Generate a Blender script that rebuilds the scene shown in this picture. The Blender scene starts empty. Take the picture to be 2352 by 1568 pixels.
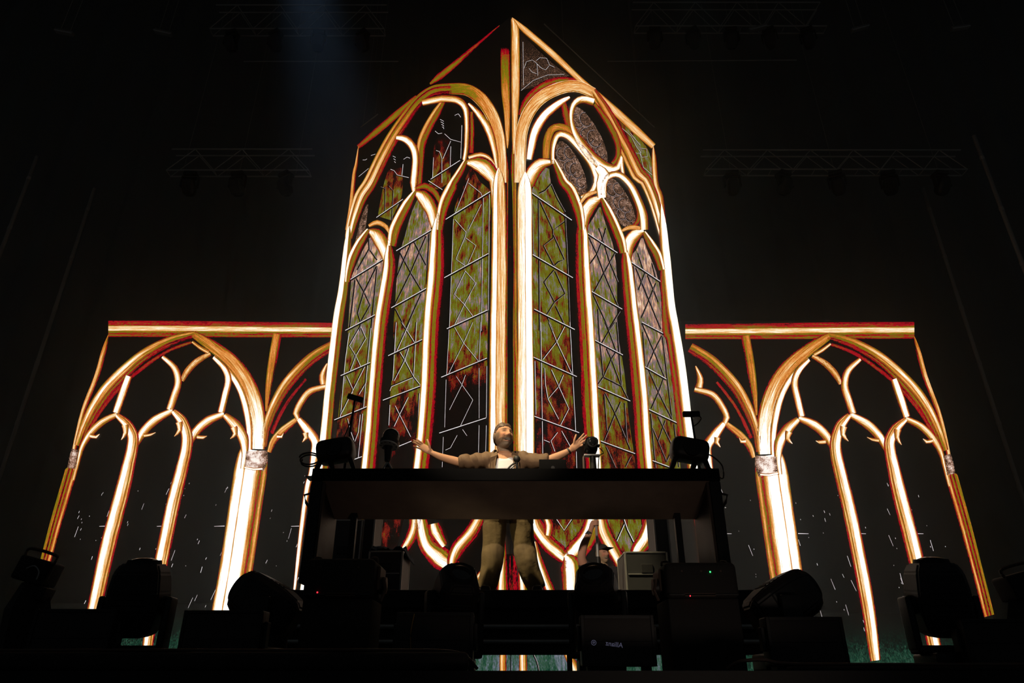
import bpy, bmesh, math, random
import numpy as np
from mathutils import Vector, Matrix, noise as mnoise
random.seed(7)

# ------------------------------------------------------------------ camera, world, lights, exposure
F, PITCH, CAMZ = 1600.0, math.radians(26.1), 1.6
CT, ST = math.cos(PITCH), math.sin(PITCH)
scene = bpy.context.scene
C = scene.collection
cam_data = bpy.data.cameras.new('camera')
cam_data.sensor_width = 36.0
cam_data.lens = F / 2352 * 36.0
cam_data.clip_end = 200
cam = bpy.data.objects.new('camera', cam_data)
cam.location = (0, 0, CAMZ)
cam.rotation_euler = (math.pi / 2 + PITCH, 0, 0)
C.objects.link(cam)
scene.camera = cam

world = bpy.data.worlds.new('night')
scene.world = world
world.use_nodes = True
world.node_tree.nodes['Background'].inputs[0].default_value = (0.75, 0.85, 0.9, 1)
world.node_tree.nodes['Background'].inputs[1].default_value = 0.014

def spot(name, loc, target, power, size, color, radius=0.15, blend=0.4):
    d = bpy.data.lights.new(name, 'SPOT')
    d.energy = power; d.spot_size = math.radians(size); d.color = color
    d.shadow_soft_size = radius; d.spot_blend = blend
    o = bpy.data.objects.new(name, d)
    o.location = loc
    o.rotation_euler = (Vector(target) - Vector(loc)).to_track_quat('-Z', 'Y').to_euler()
    C.objects.link(o)
    return o
# follow spot of the front-of-house truss, on the performer; added fill for the face
spot('follow_spot', (-3.2, 4.6, 12.5), (-0.05, 7.35, 3.75), 6500, 13, (1.0, 0.80, 0.45), 0.12)
spot('front_fill', (-2.6, -3.0, 7.5), (0.0, 7.4, 3.8), 4000, 11, (1.0, 0.80, 0.62), 0.12)
# low fill lights, added to brighten the performer's legs and the booth underside
spot('leg_fill', (-3.6, 3.0, 2.75), (-0.02, 7.4, 2.9), 85, 10, (1.0, 0.84, 0.5), 0.1, 1.0)
spot('booth_fill', (1.8, 0.8, 0.7), (0.3, 6.6, 3.1), 40, 44, (1.0, 0.80, 0.66), 0.3, 1.0)
# a pale blue beam that falls on the backdrop at the upper left
spot('backdrop_beam', (-8.0, 15.0, 27.0), (-4.6, 18.6, 13.0), 5500, 24, (0.42, 0.60, 1.0), 0.5, 1.0)
spot('backdrop_beam_right', (5.5, 14.5, 25.0), (7.2, 19.0, 12.0), 260, 26, (0.85, 1.0, 0.9), 0.3, 1.0)

scene.cycles.max_bounces = 4; scene.cycles.diffuse_bounces = 2; scene.cycles.glossy_bounces = 2; scene.cycles.volume_bounces = 0
scene.cycles.use_light_tree = False; scene.cycles.transmission_bounces = 1; scene.cycles.adaptive_threshold = 0.03
vs = scene.view_settings
vs.view_transform = 'Standard'; vs.look = 'None'; vs.exposure = 0.0; vs.gamma = 1.0
vs.use_curve_mapping = False

# ------------------------------------------------------------------ geometry of the photograph
def ray(px, py):
    r = (px - 1176) / F; v = (784 - py) / F
    return Vector((r, CT - v * ST, ST + v * CT))
CAM = Vector((0, 0, CAMZ))
def at(px, py, depth):
    d = ray(px, py)
    return CAM + d * (depth / d.y)
def on_plane(px, py, p0, n):
    d = ray(px, py)
    return CAM + d * ((p0 - CAM).dot(n) / d.dot(n))

# ------------------------------------------------------------------ materials
def mat(name, col, rough=0.5, metal=0.0, spec=0.5, bump=0.0, bscale=60, var=0.0, vscale=6, emit=None, estr=0):
    m = bpy.data.materials.new(name); m.use_nodes = True
    nt = m.node_tree; b = nt.nodes['Principled BSDF']
    b.inputs['Base Color'].default_value = (*col, 1)
    b.inputs['Roughness'].default_value = rough
    b.inputs['Metallic'].default_value = metal
    b.inputs['Specular IOR Level'].default_value = spec
    tc = nt.nodes.new('ShaderNodeTexCoord')
    if var > 0:
        n = nt.nodes.new('ShaderNodeTexNoise'); n.inputs['Scale'].default_value = vscale; n.inputs['Detail'].default_value = 4
        nt.links.new(tc.outputs['Object'], n.inputs['Vector'])
        mx = nt.nodes.new('ShaderNodeMix'); mx.data_type = 'RGBA'
        mx.inputs[6].default_value = (*[c * (1 - var) for c in col], 1)
        mx.inputs[7].default_value = (*[min(1, c * (1 + var)) for c in col], 1)
        nt.links.new(n.outputs['Fac'], mx.inputs[0]); nt.links.new(mx.outputs[2], b.inputs['Base Color'])
    if bump > 0:
        n2 = nt.nodes.new('ShaderNodeTexNoise'); n2.inputs['Scale'].default_value = bscale; n2.inputs['Detail'].default_value = 3
        nt.links.new(tc.outputs['Object'], n2.inputs['Vector'])
        bp = nt.nodes.new('ShaderNodeBump'); bp.inputs['Strength'].default_value = bump; bp.inputs['Distance'].default_value = 0.01
        nt.links.new(n2.outputs['Fac'], bp.inputs['Height']); nt.links.new(bp.outputs['Normal'], b.inputs['Normal'])
    if emit:
        b.inputs['Emission Color'].default_value = (*emit, 1); b.inputs['Emission Strength'].default_value = estr
    return m

def vcol_mat(name, rough=0.5, bump=0.0, bscale=300, sss=0.0):
    m = mat(name, (0.5, 0.5, 0.5), rough, spec=0.18, bump=bump, bscale=bscale)
    nt = m.node_tree; a = nt.nodes.new('ShaderNodeVertexColor'); a.layer_name = 'col'
    b = nt.nodes['Principled BSDF']
    nt.links.new(a.outputs['Color'], b.inputs['Base Color'])
    if sss:
        b.inputs['Subsurface Weight'].default_value = sss; b.inputs['Subsurface Radius'].default_value = (0.02, 0.008, 0.005)
    return m

def led_mat(name, stops, n_scale, amp, speck_scale, speck_amp, mul=1.0, hot=1.2, big=None):
    """an LED wall's picture: the shape gives the brightness (attribute), noise breaks it up, a ramp gives the colour"""
    m = bpy.data.materials.new(name); m.use_nodes = True
    nt = m.node_tree; N = nt.nodes; Lk = nt.links
    for n in list(N): N.remove(n)
    out = N.new('ShaderNodeOutputMaterial'); em = N.new('ShaderNodeEmission')
    ai = N.new('ShaderNodeAttribute'); ai.attribute_name = 'inten'
    au = N.new('ShaderNodeAttribute'); au.attribute_name = 'suv'
    def mth(op, a, b=None, clamp=False):
        x = N.new('ShaderNodeMath'); x.operation = op; x.use_clamp = clamp
        for i, v in enumerate((a, b)):
            if v is None: continue
            if isinstance(v, (int, float)): x.inputs[i].default_value = v
            else: Lk.new(v, x.inputs[i])
        return x.outputs[0]
    def nz(scale_vec, detail=3, rough=0.6):
        mp = N.new('ShaderNodeMapping'); mp.inputs['Scale'].default_value = scale_vec
        Lk.new(au.outputs['Vector'], mp.inputs['Vector'])
        n = N.new('ShaderNodeTexNoise'); n.inputs['Scale'].default_value = 1.0
        n.inputs['Detail'].default_value = detail; n.inputs['Roughness'].default_value = rough
        Lk.new(mp.outputs['Vector'], n.inputs['Vector'])
        return mth('SUBTRACT', n.outputs['Fac'], 0.5)
    base = ai.outputs['Fac']
    fac = mth('ADD', base, mth('MULTIPLY', nz(n_scale), mth('MULTIPLY', mth('ADD', base, 0.04), amp)))
    low = mth('MINIMUM', mth('MULTIPLY', base, 6.0), 1.0)
    fac = mth('ADD', fac, mth('MULTIPLY', nz(speck_scale, 2, 0.7), mth('MULTIPLY', mth('MULTIPLY', low, mth('MAXIMUM', mth('SUBTRACT', 1.0, base), 0.3)), speck_amp)))
    if big:
        fac = mth('ADD', fac, mth('MULTIPLY', nz(big[0], 2), mth('MULTIPLY', low, big[1])))
    r = N.new('ShaderNodeValToRGB'); cr = r.color_ramp
    while len(cr.elements) > 1: cr.elements.remove(cr.elements[0])
    cr.elements[0].position = stops[0][0]; cr.elements[0].color = (*stops[0][1], 1)
    for p, c in stops[1:]:
        e = cr.elements.new(p); e.color = (*c, 1)
    Lk.new(fac, r.inputs['Fac']); Lk.new(r.outputs['Color'], em.inputs['Color'])
    st = mth('ADD', mul, mth('MULTIPLY', mth('MAXIMUM', mth('SUBTRACT', fac, 0.85), 0.0), hot))
    Lk.new(st, em.inputs['Strength']); Lk.new(em.outputs[0], out.inputs['Surface'])
    m.cycles.emission_sampling = 'FRONT' if name == 'led_rib' else 'NONE'
    return m

def srgb(r, g, b):
    f = lambda c: (c / 255 / 12.92) if c <= 10 else ((c / 255 + 0.055) / 1.055) ** 2.4
    return (f(r), f(g), f(b))
RIB = [(0.0, srgb(12, 8, 7)), (0.085, srgb(16, 7, 7)), (0.11, srgb(146, 2, 22)), (0.235, srgb(174, 4, 28)), (0.255, srgb(108, 100, 10)),
       (0.415, srgb(130, 120, 16)), (0.45, srgb(180, 96, 26)), (0.55, srgb(212, 124, 46)), (0.64, srgb(232, 156, 78)), (0.74, srgb(248, 198, 128)),
       (0.86, srgb(255, 236, 196)), (1.0, srgb(255, 253, 244))]
PANE = [(0.0, srgb(13, 9, 7)), (0.14, srgb(22, 10, 8)), (0.18, srgb(132, 16, 18)), (0.26, srgb(112, 40, 22)), (0.30, srgb(96, 98, 14)),
        (0.46, srgb(116, 116, 20)), (0.51, srgb(104, 106, 108)), (0.57, srgb(136, 110, 126)), (0.65, srgb(172, 122, 100)), (0.78, srgb(222, 174, 136)), (1.0, srgb(255, 238, 222))]
SPK = [(0.0, srgb(16, 11, 9)), (0.25, srgb(40, 24, 18)), (0.4, srgb(96, 70, 50)), (0.55, srgb(140, 100, 80)), (0.7, srgb(190, 150, 130)), (1.0, srgb(250, 235, 225))]
GRD = [(0.0, srgb(16, 14, 12)), (0.2, srgb(14, 34, 26)), (0.4, srgb(30, 74, 56)), (0.55, srgb(60, 92, 70)), (0.7, srgb(98, 112, 124)), (0.85, srgb(150, 150, 160)), (1.0, srgb(220, 215, 215))]
M = {}
M['rib'] = led_mat('led_rib', RIB, (62, 1.9, 1), 1.3, (48, 18, 1), 0.62, 1.0, 2.0, ((16, 1.3, 1), 0.26))
M['pane'] = led_mat('led_pane', PANE, (26, 4.5, 1), 1.7, (80, 34, 1), 0.85, 0.95, 0.5, ((4.2, 2.6, 1), 1.0))
M['ornate'] = led_mat('led_ornate', SPK, (7, 7, 1), 2.2, (46, 46, 1), 3.4, 1.0, 0.5)
M['ground'] = led_mat('led_ground', GRD, (12, 3, 1), 1.4, (60, 24, 1), 1.9, 0.8, 0.2)
M['lead'] = led_mat('led_lead', [(0.0, srgb(12, 8, 7)), (0.2, srgb(14, 9, 8)), (0.5, srgb(150, 130, 130)), (0.8, srgb(235, 225, 228)), (1.0, (1, 1, 1))], (3, 8, 1), 0.7, (40, 40, 1), 0.1, 1.0, 0.3)
M['led_off'] = mat('led_face_dark', (0.012, 0.011, 0.010), 0.6, emit=(1.0, 0.78, 0.62), estr=0.002)
M['black'] = mat('black_plastic', (0.022, 0.019, 0.018), 0.42, bump=0.15, bscale=220)
M['matte'] = mat('matte_black_paint', (0.03, 0.025, 0.022), 0.8, bump=0.2, bscale=90)
M['rubber'] = mat('black_rubber', (0.008, 0.008, 0.008), 0.6)
M['panel'] = mat('panel_face', (0.03, 0.022, 0.018), 0.3, var=0.2, vscale=14)
M['booth'] = mat('booth_board', (0.42, 0.30, 0.24), 0.62, var=0.25, vscale=5, bump=0.1, bscale=40)
M['desk_edge'] = mat('desk_edge', (0.010, 0.009, 0.009), 0.5, bump=0.1, bscale=60)
M['post'] = mat('booth_post', (0.10, 0.062, 0.045), 0.55, var=0.2)
M['case'] = mat('flight_case_laminate', (0.05, 0.051, 0.055), 0.5, var=0.15, vscale=10)
M['case_dark'] = mat('case_dark', (0.03, 0.03, 0.032), 0.5)
M['alu'] = mat('aluminium', (0.5, 0.5, 0.48), 0.42, 0.6, var=0.2, vscale=20)
M['cloth_blue'] = mat('blue_cloth', (0.06, 0.09, 0.14), 0.9, bump=0.4, bscale=40)
M['curtain'] = mat('backdrop_cloth', (0.15, 0.155, 0.145), 0.95, var=0.15, vscale=0.6)
M['deck'] = mat('stage_deck', (0.02, 0.018, 0.017), 0.7, bump=0.3, bscale=25)
M['glass'] = mat('lens_glass', (0.02, 0.02, 0.02), 0.06, spec=0.9)
M['lens_ring'] = mat('lens_ring', (0.25, 0.2, 0.16), 0.3, 0.6)
M['white_plastic'] = mat('white_plastic', (0.5, 0.5, 0.48), 0.45)
M['led_green'] = mat('status_green', (0.02, 0.2, 0.04), 0.4, emit=(0.05, 1, 0.2), estr=2.5)
M['led_red'] = mat('status_red', (0.2, 0.01, 0.01), 0.4, emit=(1, 0.03, 0.05), estr=2.0)
M['label'] = mat('sticker_dark', (0.09, 0.05, 0.035), 0.5)
M['logo'] = mat('logo_reflection', (0.42, 0.42, 0.62), 0.4, emit=(0.5, 0.5, 0.8), estr=0.10)  # faintly glowing colour for the sign reflected in the panel face
M['truss'] = mat('truss_tube', (0.55, 0.54, 0.5), 0.6, 0.0)
M['mast'] = mat('mast_tube', (0.42, 0.40, 0.36), 0.6, 0.0)
M['dull'] = mat('dull_black', (0.006, 0.006, 0.006), 0.95, spec=0.1)
M['cord'] = mat('floor_cable', (0.10, 0.06, 0.045), 0.5)
M['skin'] = vcol_mat('skin', 0.6, 0.10, 260, 0.04)
M['hair'] = mat('brown_hair', (0.085, 0.048, 0.028), 0.55, var=0.5, vscale=60, bump=0.3, bscale=160)
M['shirt'] = mat('brown_shirt', (0.13, 0.076, 0.038), 0.8, var=0.15, vscale=8, bump=0.3, bscale=30)
M['vest'] = mat('white_vest', (0.72, 0.71, 0.74), 0.85, bump=0.2, bscale=80)
M['trouser'] = mat('olive_trousers', (0.17, 0.118, 0.052), 0.85, var=0.2, vscale=6, bump=0.35, bscale=24)
M['tee'] = mat('dark_tee', (0.018, 0.016, 0.018), 0.9)
M['shoe'] = mat('dark_shoes', (0.02, 0.017, 0.015), 0.5)

# ------------------------------------------------------------------ mesh helpers
def link(o, parent=None):
    C.objects.link(o)
    if parent is not None: o.parent = parent
    return o
def tag(o, label, cat, group=None):
    o['label'] = label; o['category'] = cat
    if group: o['group'] = group
    return o
def thing(name, label, cat, loc, rotz=0, group=None):
    o = bpy.data.objects.new(name, None); o.empty_display_size = 0.1
    o.location = loc; o.rotation_euler = (0, 0, rotz); C.objects.link(o)
    return tag(o, label, cat, group)
class MB:
    def __init__(s): s.v = []; s.f = []
    def add(s, vs, fs, mtx=None):
        b = len(s.v)
        s.v += [tuple(mtx @ Vector(p)) if mtx is not None else tuple(p) for p in vs]
        s.f += [tuple(i + b for i in f) for f in fs]
        return s
    def box(s, c, d, bev=0.0, mtx=None):
        x, y, z = d[0] / 2, d[1] / 2, d[2] / 2
        if bev <= 0:
            vs = [(c[0] + a * x, c[1] + b * y, c[2] + e * z) for a in (-1, 1) for b in (-1, 1) for e in (-1, 1)]
            return s.add(vs, [(0, 1, 3, 2), (4, 6, 7, 5), (0, 4, 5, 1), (2, 3, 7, 6), (0, 2, 6, 4), (1, 5, 7, 3)], mtx)
        bm = bmesh.new(); bmesh.ops.create_cube(bm, size=1)
        for v in bm.verts: v.co = Vector((v.co.x * d[0], v.co.y * d[1], v.co.z * d[2])) + Vector(c)
        bmesh.ops.bevel(bm, geom=bm.edges[:], offset=min(bev, min(d) * 0.45), segments=3, profile=0.5, affect='EDGES')
        bm.verts.index_update()
        s.add([v.co.copy() for v in bm.verts], [[v.index for v in f.verts] for f in bm.faces], mtx); bm.free()
        return s
    def loft(s, pts, rad, n=12, caps=True, up=(0, 0, 1), rot=0, mtx=None, round_ends=False):
        """tube through pts; rad[i] = r or (rx, ry); rx lies across 'up'"""
        P = [Vector(p) for p in pts]; R = [(r, r) if isinstance(r, (int, float)) else r for r in rad]
        if round_ends:
            for end in (0, 1):
                i, j = (0, 1) if end == 0 else (-1, -2)
                d = (P[i] - P[j]).normalized(); r0 = R[i]; e = []
                for t in (0.5, 0.8, 0.97):
                    e.append((P[i] + d * min(r0) * t, (r0[0] * math.sqrt(1 - t * t), r0[1] * math.sqrt(1 - t * t))))
                if end == 0: P = [a for a, _ in e[::-1]] + P; R = [b for _, b in e[::-1]] + R
                else: P = P + [a for a, _ in e]; R = R + [b for _, b in e]
        vs = []; fs = []; pu = Vector(up)
        for i, p in enumerate(P):
            t = (P[min(i + 1, len(P) - 1)] - P[max(i - 1, 0)]).normalized()
            u = pu - t * pu.dot(t)
            if u.length < 1e-3: u = t.orthogonal()
            u.normalize(); w = t.cross(u)
            for k in range(n):
                a = 2 * math.pi * k / n + rot
                vs.append(p + w * (math.cos(a) * R[i][0]) + u * (math.sin(a) * R[i][1]))
        for i in range(len(P) - 1):
            for k in range(n):
                a = i * n + k; b = i * n + (k + 1) % n
                fs.append((a, b, b + n, a + n))
        if caps:
            fs.append(tuple(range(n))[::-1]); fs.append(tuple(range((len(P) - 1) * n, len(P) * n)))
        return s.add(vs, fs, mtx)
    def tube(s, pts, r, n=8, mtx=None, smooth=0):
        if smooth: pts = catmull(pts, smooth)
        return s.loft(pts, [r] * len(pts), n, mtx=mtx)
    def sphere(s, c, r, nu=16, nv=10, mtx=None):
        r = (r, r, r) if isinstance(r, (int, float)) else r
        vs = [(c[0], c[1], c[2] - r[2])]; fs = []
        for i in range(1, nv):
            a = -math.pi / 2 + math.pi * i / nv
            for k in range(nu):
                b = 2 * math.pi * k / nu
                vs.append((c[0] + r[0] * math.cos(a) * math.cos(b), c[1] + r[1] * math.cos(a) * math.sin(b), c[2] + r[2] * math.sin(a)))
        vs.append((c[0], c[1], c[2] + r[2]))
        for k in range(nu): fs.append((0, 1 + (k + 1) % nu, 1 + k))
        for i in range(nv - 2):
            for k in range(nu):
                a = 1 + i * nu + k; b = 1 + i * nu + (k + 1) % nu
                fs.append((a, b, b + nu, a + nu))
        e = len(vs) - 1
        for k in range(nu): fs.append((e, e - nu + k, e - nu + (k + 1) % nu))
        return s.add(vs, fs, mtx)
    def mesh(s, name):
        me = bpy.data.meshes.new(name); me.from_pydata(s.v, [], s.f); me.update()
        return me
    def build(s, name, m, parent=None, smooth=False, label=None, loc=None):
        me = s.mesh(name)
        bm = bmesh.new(); bm.from_mesh(me); bmesh.ops.recalc_face_normals(bm, faces=bm.faces[:]); bm.to_mesh(me); bm.free()
        if smooth:
            me.shade_smooth()
            if smooth == 'auto': me.set_sharp_from_angle(angle=math.radians(40))
        me.materials.append(M[m] if isinstance(m, str) else m)
        o = bpy.data.objects.new(name, me); link(o, parent)
        if loc is not None: o.location = loc
        if label: o['label'] = label
        return o
def catmull(pts, sub):
    P = [Vector(p) for p in pts]; out = []
    for i in range(len(P) - 1):
        a, b, c, d = P[max(i - 1, 0)], P[i], P[i + 1], P[min(i + 2, len(P) - 1)]
        for k in range(sub):
            t = k / sub
            out.append(0.5 * ((2 * b) + (c - a) * t + (2 * a - 5 * b + 4 * c - d) * t * t + (3 * b - a - 3 * c + d) * t ** 3))
    out.append(P[-1])
    return out
def struct(o):
    o['kind'] = 'structure'; return o
def copy_tree(o, parent=None):
    c = o.copy(); C.objects.link(c); c.parent = parent
    for ch in o.children:
        copy_tree(ch, c)
    return c

# ------------------------------------------------------------------ the setting
FLOOR = 1.66          # stage deck
RISER = 2.38         # riser the performer stands on
struct(MB().box((0, -4, -0.05), (60, 30, 0.1)).build('floor', 'deck'))
deck = struct(MB().box((0, 12.9, FLOOR - 0.06), (30, 17.4, 0.12)).build('stage_deck', 'deck'))
struct(MB().box((0, 4.22, 0.79), (30, 0.04, 1.56)).build('stage_front', 'matte'))
def curtain():
    mb = MB(); n = 240; vs = []; fs = []
    for i in range(n + 1):
        x = -32 + 64 * i / n
        y = 21.5 + 0.10 * math.sin(x * 4.1) + 0.05 * math.sin(x * 9.7 + 1)
        vs += [(x, y, 0.0), (x, y, 34)]
    for i in range(n): fs.append((2 * i, 2 * i + 2, 2 * i + 3, 2 * i + 1))
    return struct(mb.add(vs, fs).build('wall_back', 'curtain', smooth=True))
curtain()
ROOF = 30.0
struct(MB().box((0, 13.5, ROOF + 0.1), (60, 17, 0.2)).build('ceiling', 'matte'))

# ------------------------------------------------------------------ LED screens
D0 = 11.0
TOP = at(1172.5, 38, D0)
BOT = FLOOR + 0.02
def hray(px, py, z):
    d = ray(px, py); return CAM + d * ((z - CAMZ) / d.z)
OL = hray(822, 333, TOP.z); OR = hray(1500, 335, TOP.z)
YS = 15.75
class Plane:
    def __init__(s, p0, e1, n):
        s.p0 = p0; s.e1 = e1.normalized(); s.n = n.normalized()
    def px(s, x, y, off=0.0):
        p = on_plane(x, y, s.p0, s.n)
        return p + s.n * off
    def uv(s, p):
        return (p - s.p0).dot(s.e1), p.z
def hor(v): return Vector((v.x, v.y, 0))
eL = hor(OL - TOP).normalized(); eR = hor(OR - TOP).normalized()
nL = Vector((eL.y, -eL.x, 0)); nR = Vector((eR.y, -eR.x, 0))
if nL.y > 0: nL = -nL
if nR.y > 0: nR = -nR
PL = Plane(TOP.copy(), eL, nL); PR = Plane(TOP.copy(), eR, nR)
PS = Plane(Vector((0, YS, 0)), Vector((1, 0, 0)), Vector((0, -1, 0)))

def slab(name, a, b, ztop, n, label):
    """screen cabinet from a to b (plan points), its face on the plane, 14 cm deep; origin at the foot"""
    base = Vector((a.x, a.y, BOT))
    A = Vector((0, 0, 0)); B = Vector((b.x - a.x, b.y - a.y, 0)); H = Vector((0, 0, ztop - BOT)); T = -n * 0.14
    mb = MB().add([A, B, B + H, A + H, A + T, B + T, B + H + T, A + H + T],
                  [(0, 1, 2, 3), (4, 7, 6, 5), (0, 4, 5, 1), (1, 5, 6, 2), (2, 6, 7, 3), (3, 7, 4, 0)])
    o = mb.build(name, 'led_off', loc=base)
    tag(o, label, 'led screen')
    return o
xsl = at(250, 736, YS).x; xsr = at(2096, 740, YS).x; zs = at(250, 736, YS).z
scr_L = slab('led_screen', Vector((xsl, YS, 0)), Vector((OL.x - 0.02, YS, 0)), zs, PS.n, 'low wide LED screen left of the tower showing glowing gothic arches')
scr_R = slab('led_screen', Vector((OR.x + 0.02, YS, 0)), Vector((xsr, YS, 0)), zs, PS.n, 'low wide LED screen right of the tower showing glowing gothic arches')
scr_TL = slab('tower_led_screen', TOP, OL, TOP.z, nL, 'left face of the tall LED tower with gothic lancet windows')
scr_TR = slab('tower_led_screen', TOP, OR, TOP.z, nR, 'right face of the tall LED tower with round tracery above lancets')

ZM = {'A': (780, 20, 3.92), 'B': (1140, 20, 3.92), 'C': (760, 400, 4.355), 'D': (1150, 400, 4.356), 'E': (720, 740, 4.48), 'F': (1150, 740, 4.481),
      'G': (80, 720, 3.92), 'H': (420, 720, 3.92), 'K': (0, 1080, 3.2125), 'L': (380, 1080, 3.2125), 'O': (660, 1140, 3.663), 'Q': (1160, 1140, 3.664), 'P': (0, 0, 1)}
def T(pts):
    """[('A', x, y, w[, g]), ...] -> photo pixels; the zoom letter may be left out after the first"""
    out = []; z = 'P'
    for p in pts:
        if isinstance(p[0], str): z = p[0]; p = p[1:]
        x0, y0, s = ZM[z]
        out.append((x0 + p[0] / s, y0 + p[1] / s, (p[2] if len(p) > 2 else 10) / s, p[3] if len(p) > 3 else None))
    return out
def mirror_side(x, y): return 2349 - x, y + 3 + 0.03 * (y - 735)

PROFILES = {
 'white': [(0, .08), (.05, .17), (.09, .45), (.15, .8), (.24, 1.08), (.5, 1.2), (.66, 1.0), (.76, .62), (.86, .48), (.92, .17), (1, .06)],
 'whiteflat': [(0, .16), (.05, .5), (.11, .95), (.5, 1.25), (.86, 1.0), (.94, .5), (1, .14)],
 'peach': [(0, .08), (.05, .17), (.1, .4), (.2, .7), (.4, .92), (.58, .72), (.74, .5), (.84, .34), (.92, .17), (1, .08)],
 'gold': [(0, .16), (.06, .45), (.2, .62), (.5, .68), (.8, .6), (.92, .4), (1, .14)],
 'bar': [(0, .3), (.18, .72), (.4, .6), (.6, .66), (.75, .45), (.85, .18), (1, .1)],
 'arch': [(0, .16), (.08, .45), (.2, .82), (.32, .78), (.42, .45), (.52, .58), (.62, .36), (.7, .12), (.8, .34), (.9, .18), (1, .1)],
 'archR': [(0, .3), (.1, .62), (.2, .52), (.45, .74), (.65, .62), (.82, .6), (.92, .2), (1, .1)],
 'column': [(0, .15), (.04, .6), (.1, 1.15), (.27, 1.2), (.3, .5), (.33, 1.1), (.45, 1.25), (.6, 1.1), (.67, .66), (.73, .5), (.77, .2), (.81, .18), (.86, .42), (.92, .7), (.97, .3), (1, .12)],
 'stripes': [(0, .45), (.2, .48), (.27, .12), (.34, .1), (.42, .42), (.5, .45), (.55, .15), (.65, .2), (.73, .72), (.85, .7), (.92, .2), (1, .1)],
 'topband': [(0, .12), (.1, .3), (.2, .17), (.3, .34), (.36, .4), (.40, .78), (.6, .82), (.66, .75), (.69, .34), (.74, .22), (.85, .2), (1, .14)],
 'dim': [(0, .08), (.2, .2), (.5, .32), (.8, .2), (1, .08)],
 'crim': [(0, .08), (.3, .18), (.7, .18), (1, .08)],
 'frameL': [(0, .7), (.1, 1.1), (.45, 1.2), (.53, .55), (.62, .2), (.72, .34), (.88, .34), (.95, .15), (1, .05)],
 'frameR': [(0, .12), (.14, .4), (.26, .7), (.38, 1.1), (.6, 1.25), (.9, 1.15), (1, .8)],
 'edge': [(0, .6), (.3, .75), (.6, .6), (.8, .2), (1, .1)],
 'archL2': [(0, .3), (.1, .66), (.2, .6), (.27, .1), (.33, .34), (.5, .7), (.65, .66), (.72, .12), (.8, .3), (.9, .18), (1, .08)],
 'archR2': [(0, .95), (.06, .2), (.14, .58), (.45, .6), (.75, .68), (.9, .78), (.95, .5), (1, .12)],
 'archG': [(0, .95), (.05, .5), (.2, .64), (.6, .68), (.85, .74), (.92, .2), (.96, .85), (1, .3)],
 'stem': [(0, .15), (.14, .7), (.3, .62), (.42, .2), (.55, .3), (.75, .3), (.88, .18), (1, .05)],
 'limbL': [(0, .16), (.06, .5), (.12, .95), (.28, .9), (.36, .42), (.44, .14), (.52, .3), (.74, .34), (.84, .18), (.92, .15), (1, .03)],
 'limbR': [(0, .03), (.08, .15), (.16, .18), (.26, .34), (.48, .3), (.56, .14), (.64, .42), (.72, .9), (.88, .95), (.94, .5), (1, .16)],
 'mullL': [(0, .2), (.05, .45), (.09, .85), (.14, 1.08), (.3, 1.15), (.36, .75), (.43, .5), (.48, .2), (.53, .15), (.58, .32), (.74, .33), (.8, .17), (.9, .15), (1, .03)],
 'mullR': [(0, .03), (.1, .15), (.2, .17), (.26, .33), (.42, .32), (.47, .15), (.52, .2), (.57, .5), (.64, .75), (.7, 1.15), (.86, 1.08), (.91, .85), (.95, .45), (1, .2)],
 'seamL': [(0, .2), (.07, .6), (.14, 1.05), (.34, 1.1), (.39, .45), (.44, .72), (.7, .74), (.88, .78), (.94, .35), (1, .14)],
 'seamR': [(0, .2), (.05, .75), (.3, .92), (.48, 1.0), (.51, .42), (.55, 1.2), (.9, 1.25), (.95, .5), (1, .2)],
 'groove': [(0, .02), (.2, .02), (.34, .12), (.44, .3), (.62, .34), (.7, .16), (.8, .36), (.92, .5), (1, .15)],
 'grooveL': [(0, .12), (.2, .32), (.42, .16), (.55, .03), (1, 0)],
 'circle': [(0, .1), (.06, .3), (.14, .8), (.4, 1.08), (.62, .8), (.74, .5), (.84, .34), (.93, .18), (1, .06)],
 'capital': [(0, .4), (.3, .8), (.6, .8), (1, .3)],
 'lead': [(0, 0), (.6, 0), (.66, .9), (.88, .9), (.93, 0), (1, 0)],
 'mullS': [(0, .08), (.05, .18), (.1, .55), (.17, .85), (.26, 1.1), (.4, 1.1), (.47, .8), (.55, .6), (.63, .68), (.68, .45), (.72, .19), (.77, .55), (.84, .64), (.88, .2), (.95, .17), (1, .05)],
 'leadD': [(0, 0), (.72, 0), (.78, .6), (.92, .6), (.96, 0), (1, 0)],
 'lowrib': [(0, .03), (.06, .15), (.16, .18), (.2, .45), (.27, .85), (.42, 1.02), (.55, .75), (.64, .6), (.7, .22), (.78, .32), (.84, .18), (.93, .15), (1, .03)],
 'scratch': [(0, .3), (.5, .9), (1, .3)],
}
def mesh_led(name, verts, faces, inten, suv, material, parent):
    me = bpy.data.meshes.new(name)
    off = parent.matrix_basis.translation if parent is not None else Vector((0, 0, 0))
    if parent is not None and parent.parent is not None: off = off + parent.parent.matrix_basis.translation
    me.from_pydata([tuple(v - off) for v in verts], [], faces)
    a = me.attributes.new('inten', 'FLOAT', 'POINT'); a.data.foreach_set('value', inten)
    b = me.attributes.new('suv', 'FLOAT_VECTOR', 'POINT'); b.data.foreach_set('vector', [c for s in suv for c in s])
    me.materials.append(M[material]); me.update()
    o = bpy.data.objects.new(name, me); link(o, parent)
    return o
_seed = [0]
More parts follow.
